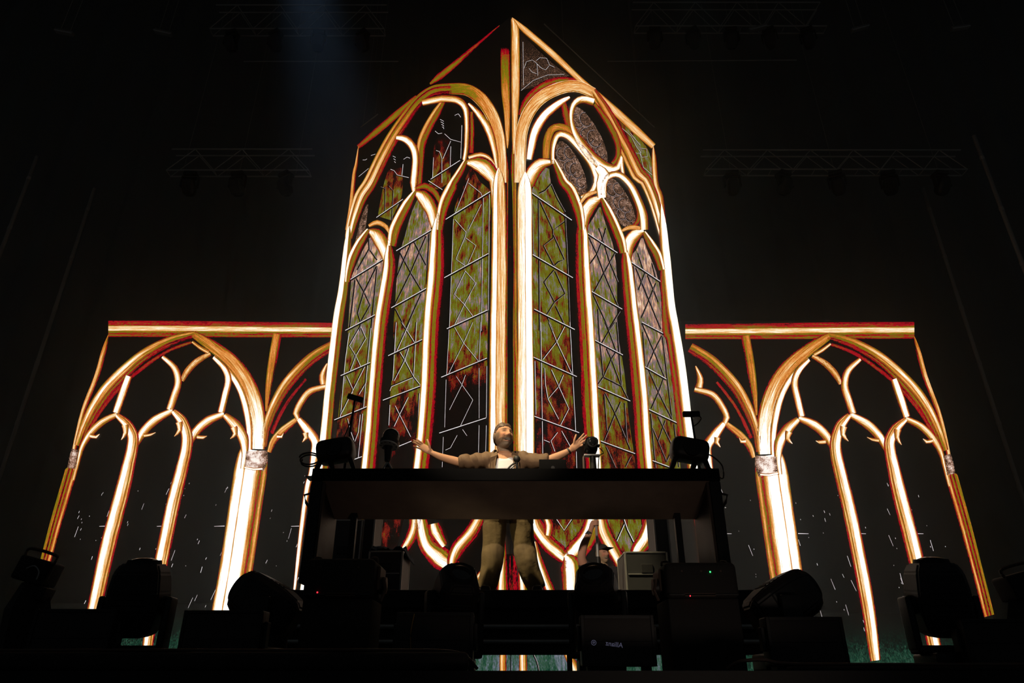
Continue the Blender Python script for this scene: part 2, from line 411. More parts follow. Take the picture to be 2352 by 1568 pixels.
def resample(pts, step):
    """Catmull-Rom through (x, y, w, g), about one sample every step pixels"""
    out = []; n = len(pts)
    for i in range(n - 1):
        a, b, c, d = pts[max(i - 1, 0)], pts[i], pts[i + 1], pts[min(i + 2, n - 1)]
        L = math.hypot(c[0] - b[0], c[1] - b[1]); k = max(1, int(L / step))
        for j in range(k):
            t = j / k; q = []
            for m_ in range(2):
                q.append(0.5 * (2 * b[m_] + (c[m_] - a[m_]) * t + (2 * a[m_] - 5 * b[m_] + 4 * c[m_] - d[m_]) * t * t + (3 * b[m_] - a[m_] - 3 * c[m_] + d[m_]) * t ** 3))
            q += [b[2] + (c[2] - b[2]) * t, b[3] + (c[3] - b[3]) * t]
            out.append(q)
    out.append(list(pts[-1])); return out
def strip(name, plane, pts, profile, parent, layer=1, gain=1.0, material='rib', mir=False, step=7, straight=False, wmul=1.0, taper=0):
    pr = PROFILES[profile]; pts = T(pts)
    g = gain; full = []
    for p in pts:
        if p[3] is not None: g = p[3] * gain
        full.append((p[0], p[1], p[2] * wmul, g))
    S = full if straight else resample(full, step)
    if taper:
        for i in range(min(taper, len(S) - 1)): S[-1 - i][2] *= 0.12 + 0.88 * math.sin(math.pi / 2 * i / taper)
    if name in ('mullion', 'frame_mullion', 'frame_rib') and not straight:
        for i in range(min(7, len(S) - 1)): S[i][2] *= 0.1 + 0.9 * math.sin(math.pi / 2 * i / 7)
    _seed[0] += 1; sd = _seed[0] * 7.31
    vs, fs, inn, suv = [], [], [], []; K = len(pr); ln = 0; prev = None
    for i, s in enumerate(S):
        a = S[max(i - 1, 0)]; b = S[min(i + 1, len(S) - 1)]
        dx, dy = b[0] - a[0], b[1] - a[1]; l = math.hypot(dx, dy) or 1
        nx, ny = dy / l, -dx / l
        c3 = plane.px(*(mirror_side(s[0], s[1]) if mir else (s[0], s[1])))
        if prev is not None: ln += (c3 - prev).length
        prev = c3; e0 = None
        for u, v in pr:
            x = s[0] + nx * (u - .5) * s[2]; y = s[1] + ny * (u - .5) * s[2]
            if mir: x, y = mirror_side(x, y)
            p = plane.px(x, y, 0.004 * layer)
            if e0 is None: e0 = p
            vs.append(p); inn.append(v * s[3] if v * s[3] < 5 else 5); suv.append(((p - e0).length + sd, ln, sd))
        if i:
            o = (i - 1) * K
            for k in range(K - 1):
                fs.append((o + k, o + k + 1, o + K + k + 1, o + K + k))
    return mesh_led(name, vs, fs, inn, suv, material, parent)
def pane(name, plane, poly, parent, inten, layer=0.5, material='pane', mir=False, rows=26):
    """flat pane between a left and a right edge, each a list of points from top to bottom; inten = [(y_px, value), ...]"""
    lt = resample([(p[0], p[1], 0, 0) for p in T(poly[0])], 6); rt = resample([(p[0], p[1], 0, 0) for p in T(poly[1])], 6)
    def samp(a, t):
        f = t * (len(a) - 1); i = min(int(f), len(a) - 2); q = f - i
        return a[i][0] + (a[i + 1][0] - a[i][0]) * q, a[i][1] + (a[i + 1][1] - a[i][1]) * q
    ys = [q[0] for q in inten]; vals = [q[1] for q in inten]
    _seed[0] += 1; sd = _seed[0] * 3.7
    vs, fs, inn, suv = [], [], [], []; K = 5
    for i in range(rows + 1):
        l = samp(lt, i / rows); r = samp(rt, i / rows)
        for k in range(K):
            u = k / (K - 1); x = l[0] + (r[0] - l[0]) * u; y = l[1] + (r[1] - l[1]) * u
            iv = float(np.interp(y, ys, vals))
            if mir: x, y = mirror_side(x, y)
            p = plane.px(x, y, 0.004 * layer); vs.append(p); inn.append(iv)
            a, b = plane.uv(p); suv.append((a + sd, b, sd))
    for i in range(rows):
        for k in range(K - 1):
            o = i * K + k; fs.append((o, o + 1, o + K + 1, o + K))
    return mesh_led(name, vs, fs, inn, suv, material, parent)
# ------------------------------------------------------------------ picture on the two low side screens (traced once, mirrored for the right one)
def side_picture(par, mir):
    def s(name, pts, prof, layer=2, gain=1.0, **k): return strip(name, PS, pts, prof, par, layer, gain, mir=mir, **k)
    s('cornice_band', [('P', 249, 755, 37), (420, 755.5, 37), (600, 757, 35), (775, 758, 33)], 'topband', 1)
    s('frame_rib', [('G', 665, 190, 40, .7), (620, 350, 45, .85), (560, 560, 45, 1), (450, 840, 40), (390, 1060, 36), (355, 1230, 36)], 'edge', 2)
    s('outer_column', [('G', 330, 1390, 85), ('K', 527, 0, 90), (430, 330, 86), (345, 640, 80), (250, 1000, 78)], 'stripes', 2, .88)
    s('column_capital', [('G', 372, 1225, 70), (350, 1310, 80), (335, 1395, 80)], 'capital', 4, .8, material='ornate')
    s('main_arch_rib', [('G', 1440, 185, 60, .6), (1230, 245, 90, .7), (1000, 365, 105, .95), (800, 530, 115, 1.1), (640, 700, 120), (520, 880, 105), (440, 1050, 85, .9), (390, 1190, 65, .7)], 'arch', 3)
    s('inner_arch_rib', [('G', 1410, 260, 30, .7), (1180, 350, 34), (900, 545, 36), (700, 740, 36), (560, 930, 34), (450, 1130, 28)], 'dim', 2)
    s('main_arch_rib', [('H', 95, 185, 60, .75), (260, 290, 105, .85), (440, 430, 125, .95), (570, 600, 135, 1.0), (650, 800, 140, 1.25), (685, 1000, 125, 1.6), (680, 1220, 115, 1.9)], 'archR', 3)
    s('inner_arch_rib', [('H', 285, 385, 36), (420, 530, 55), (520, 690, 62, 1.05), (575, 870, 70), (600, 1050, 60), (600, 1235, 50)], 'white', 3, .95)
    s('clustered_column', [('H', 636, 1230, 235), ('L', 628, 20, 245), (527, 700, 245), (472, 1025, 250), (440, 1250, 250)], 'column', 4)
    s('column_capital', [('H', 668, 1238, 190), (668, 1310, 200), (645, 1395, 180)], 'capital', 6, 1.25, material='ornate')
    s('capital_ring', [('H', 560, 1385, 22), (640, 1402, 24), (720, 1398, 22)], 'white', 7)
    s('spandrel_bar', [('H', 852, 185, 80, .8), (822, 350, 80), (795, 520, 76), (770, 690, 56), (752, 880, 16)], 'bar', 2)
    s('main_arch_rib', [('H', 1350, 290, 90, .6), (1150, 415, 105, .75), (950, 620, 105, .95), (830, 820, 95, 1.0), (755, 1020, 70), (735, 1200, 40)], 'arch', 3)
    s('inner_arch_rib', [('H', 1110, 590, 24), (1000, 720, 26), (900, 870, 28), (800, 1080, 34)], 'crim', 2)
    # lancets
    s('lancet_rib', [('G', 742, 910, 50), (610, 975, 66), (505, 1075, 66), (430, 1200, 50), (395, 1330, 34), (350, 1500, 26)], 'peach', 4)
    s('lancet_rib', [('G', 740, 915, 44), (830, 995, 92), (885, 1100, 104, 1.1), (880, 1210, 108), (850, 1350, 118), (800, 1568, 135), ('K', 800, 560, 118), (700, 1020, 105), (640, 1290, 100)], 'mullS', 5)
    s('lancet_rib', [('G', 1245, 872, 50), (1085, 960, 82), (975, 1070, 80), (915, 1180, 46)], 'peach', 4, 1.15)
    s('lancet_rib', [('G', 1248, 880, 50), (1325, 965, 96), (1370, 1090, 106, 1.1), (1368, 1220, 108), (1320, 1430, 118), ('K', 1270, 300, 104), (1150, 900, 104), (1090, 1320, 75)], 'mullS', 5)
    s('lancet_rib', [('H', 372, 905, 50), (230, 965, 84), (120, 1065, 80), (55, 1190, 46), (20, 1320, 40)], 'peach', 4, 1.15)
    s('lancet_rib', [('H', 376, 915, 50), (475, 1005, 100), (545, 1120, 100, 1.15), (560, 1260, 60), (540, 1400, 40)], 'peach', 5, 1.1)
    s('lancet_rib', [('H', 1045, 940, 40), (905, 1050, 68), (820, 1145, 62), (780, 1250, 40)], 'bar', 4)
    s('lancet_rib', [('H', 1045, 950, 54), (1125, 1050, 92), (1195, 1150, 90), (1190, 1260, 84), (1160, 1440, 60), ('L', 1050, 120, 44), (1010, 400, 40), (955, 880, 22)], 'white', 5)
    s('tracery_circle', [('H', 1310, 655, 46), (1150, 700, 62), (1065, 800, 62), (1020, 900, 62), (1040, 950, 46)], 'peach', 5)
    s('tracery_stem', [('H', 1300, 450, 12), (1258, 560, 60), (1272, 645, 72)], 'peach', 4)
    s('tracery_stem', [('G', 848, 565, 66), (785, 740, 76), (733, 895, 70)], 'white', 4, .95)
    s('tracery_stem', [('G', 1150, 390, 36), (1260, 490, 62), (1292, 620, 68), (1255, 750, 70), (1215, 868, 66)], 'peach', 4, 1.15)
    s('tracery_stem', [('G', 1568, 365, 36), (1455, 430, 50), (1370, 520, 52), (1325, 600, 26)], 'peach', 3, .9)
    s('tracery_stem', [('H', 278, 395, 36), (375, 495, 60), (410, 600, 66), (382, 740, 66), (345, 892, 66)], 'white', 4, .9)
    s('tracery_stem', [('H', 250, 362, 36), (125, 440, 50), (40, 530, 52), (0, 610, 26)], 'peach', 3, .9)
    s('tracery_stem', [('H', 85, 255, 24), (160, 310, 36), (235, 350, 40)], 'peach', 4, .9)
    for z, a, b, c in (('G', (500, 1100, 40), (555, 1112, 34), (588, 1086, 5)), ('G', (815, 1005, 70), (822, 1075, 48), (782, 1140, 5)), ('G', (1300, 980, 70), (1308, 1050, 48), (1260, 1108, 5)), ('G', (985, 1100, 36), (1045, 1092, 26), (1092, 1072, 5)),
                       ('H', (130, 1110, 40), (185, 1116, 34), (220, 1104, 5)), ('H', (460, 1025, 70), (475, 1085, 48), (430, 1130, 5)), ('H', (850, 1105, 46), (890, 1110, 32), (908, 1078, 5)), ('H', (1105, 1075, 60), (1112, 1120, 44), (1078, 1160, 5))):
        s('cusp', [(z, *a), b, c], 'peach', 6, 1.05)
    # damp green ground of the picture along the bottom
    pane('ground_band', PS, ([('P', 70, 1385), (20, 1560)], [('P', 720, 1385), (700, 1560)]), par, [(1385, .0), (1410, .02), (1450, .12), (1480, .3), (1560, .42)], 0.4, 'ground', mir)
    # bright scratches and flakes left between the mullions
    rng = random.Random(5 + mir); vs, fs, inn, suv = [], [], [], []
    cells = [(185, 262, 160, 235), (305, 395, 260, 365), (425, 525, 370, 500), (625, 700, 600, 680)]
    for c in cells:
        for k in range(26):
            t = rng.random() ** 0.8; y = 1090 + t * 330
            xa = c[0] + (c[2] - c[0]) * t; xb = c[1] + (c[3] - c[1]) * t
            side = rng.random()
            x = xa + (xb - xa) * (rng.random() if side < .55 else (1.0 if side < .85 else .05))
            L = rng.choice([1.5, 2, 3, 5, 8, 14, 24]) ; sl = -0.27 - rng.random() * 0.25; w = 0.35 + 0.3 * rng.random()
            q = [(x, y), (x + w * 1.6, y), (x + w * 1.6 + sl * L, y + L), (x + sl * L, y + L)]
            b = len(vs)
            for (u, v) in q:
                if mir: u, v = mirror_side(u, v)
                p = PS.px(u, v, 0.006); vs.append(p); inn.append(0.6 + 0.4 * rng.random()); suv.append((p.x, p.z, 1))
            fs.append((b, b + 1, b + 2, b + 3))
        y = 1208; t = (y - 1090) / 330; xb = c[1] + (c[3] - c[1]) * t; b = len(vs)
        for (u, v) in ((xb - 24, y), (xb, y - 1), (xb, y + .6), (xb - 24, y + .8)):
            if mir: u, v = mirror_side(u, v)
            p = PS.px(u, v, 0.006); vs.append(p); inn.append(0.8); suv.append((p.x, p.z, 1))
        fs.append((b, b + 1, b + 2, b + 3))
    o = mesh_led('glint_flecks', vs, fs, inn, suv, 'lead', par); o['kind'] = 'stuff'
side_picture(scr_L, False)
side_picture(scr_R, True)

# ------------------------------------------------------------------ picture on the left face of the tower
def tower_left(par):
    def s(name, pts, prof, layer=2, gain=1.0, **k): return strip(name, PL, pts, prof, par, layer, gain, **k)
    s('top_edge_band', [('A', 1440, 152, 6, .7), (1250, 315, 28), (1050, 490, 52, 1.1), (900, 612, 60), (815, 678, 16)], 'dim', 1)
    s('top_edge_band', [('A', 690, 785, 16), (520, 945, 60, 1.3), (330, 1110, 62, 1.2), (168, 1245, 40, .8)], 'dim', 1)
    s('frame_rib', [('A', 172, 1240, 26, .9), (152, 1400, 28), ('C', 236, 0, 36), (207, 300, 40), (180, 560, 70)], 'edge', 2)
    s('frame_mullion', [('C', 190, 520, 60), (160, 850, 84), (128, 1150, 95), ('E', 258, 0, 112), (178, 700, 112), (130, 1200, 116), (80, 1640, 120), ('P', 690, 1460, 27)], 'frameL', 4)
    s('main_arch_rib', [('A', 1010, 722, 100, .48), (850, 742, 100, .5), (720, 830, 96, .54), (600, 985, 105, .68), (480, 1165, 115, .9), (380, 1350, 118, 1.05), (275, 1568, 122, 1.15), ('C', 300, 230, 130, 1.25), (225, 450, 105, 1.3), (180, 640, 70, 1.4)], 'archL2', 3)
    s('main_arch_rib', [('A', 990, 722, 100, .5), (1150, 732, 106, .62), (1275, 815, 116, .84), (1375, 960, 112, 1.0), (1435, 1130, 100, 1.05), (1458, 1300, 92, 1.1), (1466, 1568, 90, 1.1)], 'archR2', 3)
    s('inner_arch_rib', [('A', 748, 848, 60), (850, 826, 66), (960, 812, 66), (1075, 832, 66), (1138, 905, 58), (1150, 1050, 46), (1145, 1250, 42), (1128, 1365, 40)], 'peach', 4, 1.08)
    s('inner_arch_rib', [('A', 1165, 855, 20), (1260, 955, 60), (1345, 1090, 74), (1400, 1280, 54), (1422, 1440, 30)], 'peach', 4, 1.12)
    s('tracery_stem', [('A', 948, 818, 30), (880, 930, 76), (805, 1060, 84), (748, 1190, 86), (728, 1330, 76), (715, 1568, 64), ('C', 872, 130, 46), (868, 190, 30)], 'stem', 3)
    s('tracery_stem', [('A', 515, 1160, 46), (600, 1178, 70), (665, 1250, 74), (688, 1360, 66), (672, 1568, 72), ('C', 833, 130, 60), (836, 185, 40)], 'white', 4, .9)
    s('tracery_stem', [('A', 1190, 930, 26), (1196, 1100, 40), (1190, 1300, 40)], 'dim', 3)
    # outer lancet
    s('lancet_rib', [('C', 382, 555, 36), (300, 680, 90), (225, 830, 96), (185, 980, 70), (170, 1080, 50)], 'limbL', 5, 1.1)
    s('lancet_rib', [('C', 382, 565, 30), (450, 600, 130), (510, 680, 150), (550, 790, 110), (562, 920, 60)], 'circle', 4.6, .95, taper=4)
    s('lancet_crown', [('C', 385, 520, 30), (470, 485, 52), (560, 530, 44), (592, 600, 16)], 'gold', 5)
    # middle lancet
    s('lancet_rib', [('C', 848, 175, 36), (770, 300, 100), (700, 430, 110), (640, 570, 116), (615, 720, 90)], 'limbL', 5, 1.1)
    s('lancet_rib', [('C', 845, 185, 30), (915, 220, 130), (980, 300, 150), (1024, 410, 112), (1040, 580, 70)], 'circle', 4.6, .95, taper=4)
    s('lancet_crown', [('C', 850, 150, 40), (940, 120, 70), (1050, 190, 60), (1100, 300, 30)], 'dim', 4, 1.1)
    # inner lancet
    s('lancet_rib', [('A', 1142, 1372, 40), (1085, 1480, 70), (1030, 1568, 80), ('C', 1215, 130, 110), (1150, 270, 120), (1110, 420, 100), (1095, 560, 70)], 'limbL', 5)
    s('lancet_rib', [('A', 1142, 1385, 30), (1230, 1395, 120), (1320, 1435, 160), (1380, 1510, 130), ('C', 1640, 60, 110), (1648, 220, 80), (1645, 420, 70)], 'circle', 4.6, .95, taper=4)
    s('lancet_crown', [('A', 1165, 1342, 40), (1270, 1315, 44), (1350, 1345, 36), (1410, 1420, 20)], 'peach', 4)
    # mullions
    s('mullion', [('C', 585, 650, 60), (592, 780, 105), (585, 1000, 132), ('E', 705, 0, 150), (640, 700, 142), (602, 1200, 150), (560, 1640, 160), ('P', 836, 1204, 37)], 'mullL', 5)
    s('mullion', [('C', 1078, 380, 50), (1072, 560, 130), (1058, 1000, 172), ('E', 1222, 0, 170), (1190, 700, 172), (1150, 1200, 168), (1100, 1640, 165), ('P', 960, 1204, 37)], 'mullL', 5)
    s('mullion', [('C', 1685, -60, 100), (1690, 300, 140), (1690, 1000, 160), ('E', 1910, 40, 172), (1905, 700, 176), (1898, 1490, 180), (1890, 1640, 180), ('P', 1141, 1204, 40)], 'seamL', 5)
    s('seam_groove', [('A', 1505, 1300, 20), ('C', 1790, 100, 50), (1798, 900, 68), ('E', 2022, 40, 72), (2022, 900, 80), (2022, 1640, 84)], 'grooveL', 3)
    s('seam_rib', [('A', 1495, 350, 84, .06), (1495, 420, 84, .36), (1496, 560, 82, .55), (1500, 760, 76, .85), (1512, 950, 56, .95), (1516, 1150, 36), (1516, 1260, 6)], 'gold', 4)
    # panes
    v1 = [(530, .66), (640, .6), (720, .5), (790, .4), (860, .3), (960, .24), (1020, .1), (1080, .02)]
    v2 = [(440, .46), (560, .58), (680, .44), (800, .36), (900, .32), (935, .16), (1000, .10), (1060, .04)]
    v3 = [(400, .14), (480, .34), (600, .40), (700, .42), (780, .38), (850, .22), (900, .06), (1080, .0)]
    p1 = pane('lancet_pane', PL, ([('C', 400, 625), (330, 740), (245, 930), (205, 1060), (170, 1568), ('E', 330, 300), (285, 700), (245, 1060), (215, 1490), ('P', 755, 1186)], [('C', 410, 625), (450, 690), (520, 800), (520, 900), (480, 1250), (452, 1568), ('E', 605, 400), (565, 900), (545, 1100), (505, 1490), ('P', 822, 1186)]), par, v1)
    p2 = pane('lancet_pane', PL, ([('C', 870, 245), (800, 400), (745, 600), (690, 800), (655, 1100), (640, 1350), (625, 1568), ('E', 835, 300), (800, 640), (775, 1000), (750, 1490), ('P', 878, 1186)], [('C', 880, 245), (935, 330), (1000, 490), (1000, 620), (965, 1000), (945, 1568), ('E', 1120, 400), (1105, 640), (1075, 1100), (1030, 1490), ('P', 943, 1186)]), par, v2)
    p3 = pane('lancet_pane', PL, ([('A', 1175, 1440), ('C', 1290, 180), (1225, 430), (1205, 1000), (1185, 1568), ('E', 1385, 300), (1355, 800), (1330, 1490), ('P', 1012, 1186)], [('A', 1200, 1440), ('C', 1500, 90), (1595, 160), (1590, 700), (1570, 1568), ('E', 1790, 300), (1780, 900), (1770, 1490), ('P', 1113, 1186)]), par, v3)
    p4 = pane('tracery_pane', PL, ([('A', 865, 1180), (845, 1300), (835, 1568), ('C', 1000, 60), (960, 150)], [('A', 960, 1080), (1000, 1230), (1000, 1480), ('C', 1180, 80), (1080, 150)]), par, [(290, .0), (335, .1), (380, .2), (440, .26)])
    p5 = pane('tracery_pane', PL, ([('A', 440, 1450), ('C', 530, 100), (490, 300), (470, 420)], [('A', 560, 1430), ('C', 720, 60), (700, 250), (600, 460)]), par, [(380, .06), (420, .22), (470, .36), (510, .45)])
    p6 = pane('tracery_pane', PL, ([('C', 360, 300), (300, 450), (250, 650), (215, 740)], [('C', 375, 300), (355, 480), (330, 580), (230, 740)]), par, [(460, .3), (570, .5)], material='ornate')
    def bars(p, lst, w=24):
        for a, b in lst: strip('lead_bar', PL, [(a[0], a[1], a[2], w), (b[0], b[1], b[2], w)], 'lead', p, 2.2, 1.0, 'lead', straight=True)
    def leads(p, lst, w=18):
        for q in lst:
            z = q[0]; strip('lead_came', PL, [(z, x, y, w) for x, y in q[1:]], 'leadD' if z == 'C' and p is not p3 else 'lead', p, 2.0, .95, 'lead', straight=True)
    bars(p1, [(('C', 185, 1068), ('C', 525, 855)), (('C', 150, 1568), ('C', 458, 1405)), (('E', 285, 555), ('E', 610, 410)), (('E', 220, 1010), ('E', 568, 868)), (('E', 325, 1452), ('E', 512, 1385))])
    bars(p2, [(('C', 660, 772), ('C', 1015, 560)), (('C', 610, 1342), ('C', 970, 1140)), (('E', 775, 350), ('E', 1130, 180)), (('E', 720, 808), ('E', 1120, 655)), (('E', 875, 1285), ('E', 1015, 1228))])
    bars(p3, [(('C', 1155, 458), ('C', 1600, 180)), (('C', 1140, 1042), ('C', 1580, 800)), (('C', 1165, 1552), ('C', 1572, 1365)), (('E', 1320, 572), ('E', 1790, 375)), (('E', 1300, 1146), ('E', 1782, 990))])
    bars(p4, [(('A', 825, 1540), ('A', 1090, 1370)), (('C', 975, 70), ('C', 1115, 160))], 18)
    bars(p5, [(('C', 460, 438), ('C', 725, 255))], 18)
    leads(p1, [('C', (385, 750), (265, 960)), ('C', (380, 640), (385, 750), (465, 860)), ('C', (460, 925), (330, 1185), (270, 1390), (300, 1480), (290, 1568)), ('C', (255, 1040), (330, 1170), (395, 1310), (300, 1480)),
               ('C', (245, 1060), (190, 1540)), ('C', (465, 920), (405, 1540)), ('E', (485, 40), (370, 240), (435, 345), (370, 520)), ('E', (485, 40), (540, 165), (435, 345), (490, 465)), ('E', (340, 550), (405, 690), (400, 730)),
               ('E', (530, 450), (405, 700), (280, 950)), ('E', (555, 440), (540, 620), (470, 740)), ('E', (365, 110), (325, 400), (275, 980)), ('E', (590, 60), (555, 420), (515, 880)), ('E', (350, 990), (385, 1130), (415, 1215)), ('E', (480, 950), (460, 1130), (425, 1225)), ('E', (505, 940), (460, 1390))])
    leads(p2, [('C', (800, 700), (655, 1045)), ('C', (690, 780), (800, 985), (910, 1165)), ('C', (955, 620), (800, 985), (640, 1310)), ('C', (835, 680), (955, 910)), ('C', (645, 1345), (750, 1550)), ('C', (905, 1200), (750, 1550)), ('C', (985, 600), (960, 1100)),
               ('E', (905, 0), (1040, 210)), ('E', (990, 0), (855, 300)), ('E', (890, 310), (940, 390), (1030, 560), (1100, 650)), ('E', (980, 265), (940, 390), (830, 600)), ('E', (1025, 565), (805, 658), (785, 705)), ('E', (850, 0), (815, 600)), ('E', (1060, 0), (1030, 560)),
               ('E', (975, 770), (885, 950), (830, 1070)), ('E', (840, 860), (890, 960), (1000, 1180)), ('E', (785, 850), (775, 1060)), ('E', (1090, 730), (1065, 1190))])
    leads(p3, [('C', (1380, 40), (1310, 220), (1230, 420)), ('C', (1375, 90), (1500, 190), (1520, 240)), ('C', (1225, 450), (1205, 1000), (1185, 1530)), ('C', (1525, 220), (1505, 1568)), ('C', (1240, 455), (1350, 580), (1345, 620), (1250, 850), (1345, 920)),
               ('C', (1505, 300), (1380, 550)), ('C', (1350, 640), (1450, 715), (1370, 900)), ('C', (1345, 970), (1235, 1200), (1335, 1305), (1420, 1420)), ('C', (1345, 970), (1450, 1090), (1335, 1305), (1240, 1500)), ('C', (1585, 180), (1575, 1360)),
               ('E', (1450, 50), (1545, 215), (1700, 405)), ('E', (1640, 0), (1545, 215), (1390, 530)), ('E', (1400, 0), (1370, 540)), ('E', (1720, 0), (1705, 400)), ('E', (1365, 590), (1350, 1080)), ('E', (1705, 470), (1705, 990)),
               ('E', (1470, 560), (1525, 640), (1640, 800), (1515, 1060)), ('E', (1565, 540), (1525, 650), (1400, 900)), ('E', (1335, 1180), (1325, 1490)), ('E', (1480, 1160), (1410, 1290), (1360, 1312)), ('E', (1785, 450), (1778, 980)), ('E', (1705, 1060), (1698, 1340)), ('E', (1778, 1060), (1772, 1340)), ('E', (1535, 1105), (1580, 1170))], 13)
    leads(p4, [('A', (845, 1340), (835, 1530)), ('A', (870, 1280), (900, 1290), (920, 1350), (920, 1568)), ('A', (1000, 1190), (930, 1350)), ('A', (945, 1130), (1000, 1180), (1095, 1205), (1090, 1350)), ('A', (1100, 1050), (1095, 1200)), ('A', (860, 1105), (890, 1130), (925, 1125)), ('A', (1000, 1240), (995, 1420))], 13)
    for k in range(4): leads(p4, [('A', (905 + 6 * k, 1000 + 22 * k), (925 + 4 * k, 1010 + 22 * k), (938, 1018 + 22 * k))], 12)
    leads(p4, [('A', (1040, 965), (1070, 950), (1090, 980))], 13)
    leads(p5, [('A', (570, 1400), (560, 1500)), ('A', (460, 1450), (490, 1460), (520, 1500), (625, 1525)), ('C', (545, 130), (540, 380)), ('C', (580, 120), (625, 170), (610, 460)), ('C', (500, 130), (545, 150)), ('A', (580, 1360), (610, 1340), (635, 1350))], 13)
    for k in range(3): leads(p5, [('A', (480 + 6 * k, 1330 + 24 * k), (505, 1342 + 24 * k))], 12)
    leads(p6, [('A', (210, 1365), (235, 1365), (250, 1355)), ('A', (285, 1325), (325, 1312)), ('A', (175, 1515), (265, 1440))], 10)
    # lower tracery seen under the desk
    s('lower_rib', [('O', 1075, 60, 30), (1085, 200, 60), (1050, 340, 60), (930, 540, 40)], 'lowrib', 6, .95, wmul=1.55)
    s('lower_rib', [('O', 1125, 60, 40), (1130, 200, 70), (1180, 400, 90), (1290, 510, 130), (1390, 600, 110), (1400, 720, 70)], 'lowrib', 6, 1.25, wmul=1.55)
    s('lower_rib', [('O', 1640, 150, 60), (1560, 300, 80), (1450, 430, 80), (1400, 540, 60), (1395, 640, 40)], 'lowrib', 7, .95, wmul=1.55)
    s('lower_rib', [('O', 1830, 330, 10), (1820, 560, 50), (1815, 800, 70), (1812, 950, 80)], 'lowrib', 6, wmul=1.55)
    s('lower_rib', [('O', 1660, 620, 30), (1590, 730, 40), (1570, 900, 40)], 'lowrib', 6, .8, wmul=1.55)
    s('lower_rib', [('O', 1240, 230, 60), (1260, 300, 80), (1330, 420, 40)], 'lowrib', 7, 1.1, wmul=1.55)
    pane('lower_pane', PL, ([('O', 780, 200), (760, 400), (840, 560)], [('O', 980, 190), (930, 400), (880, 560)]), par, [(1190, .13), (1300, .07)])
    pane('lower_pane', PL, ([('O', 1700, 500), (1680, 800)], [('O', 1900, 480), (1900, 800)]), par, [(1190, .06), (1360, .12)])
    g = pane('ground_band', PL, ([('P', 690, 1440), (680, 1565)], [('P', 1172, 1440), (1172, 1565)]), par, [(1440, .3), (1500, .52), (1560, .55)], 0.4, 'ground')
    pane('ground_stripe', PL, ([('P', 1134, 1450), (1133, 1565)], [('P', 1172, 1450), (1172, 1565)]), par, [(1440, .62), (1560, .68)], 0.8, 'ground')
    s('ground_bar', [('P', 1156, 1480, 16), (1156, 1560, 16)], 'peach', 2, .95)
tower_left(scr_TL)

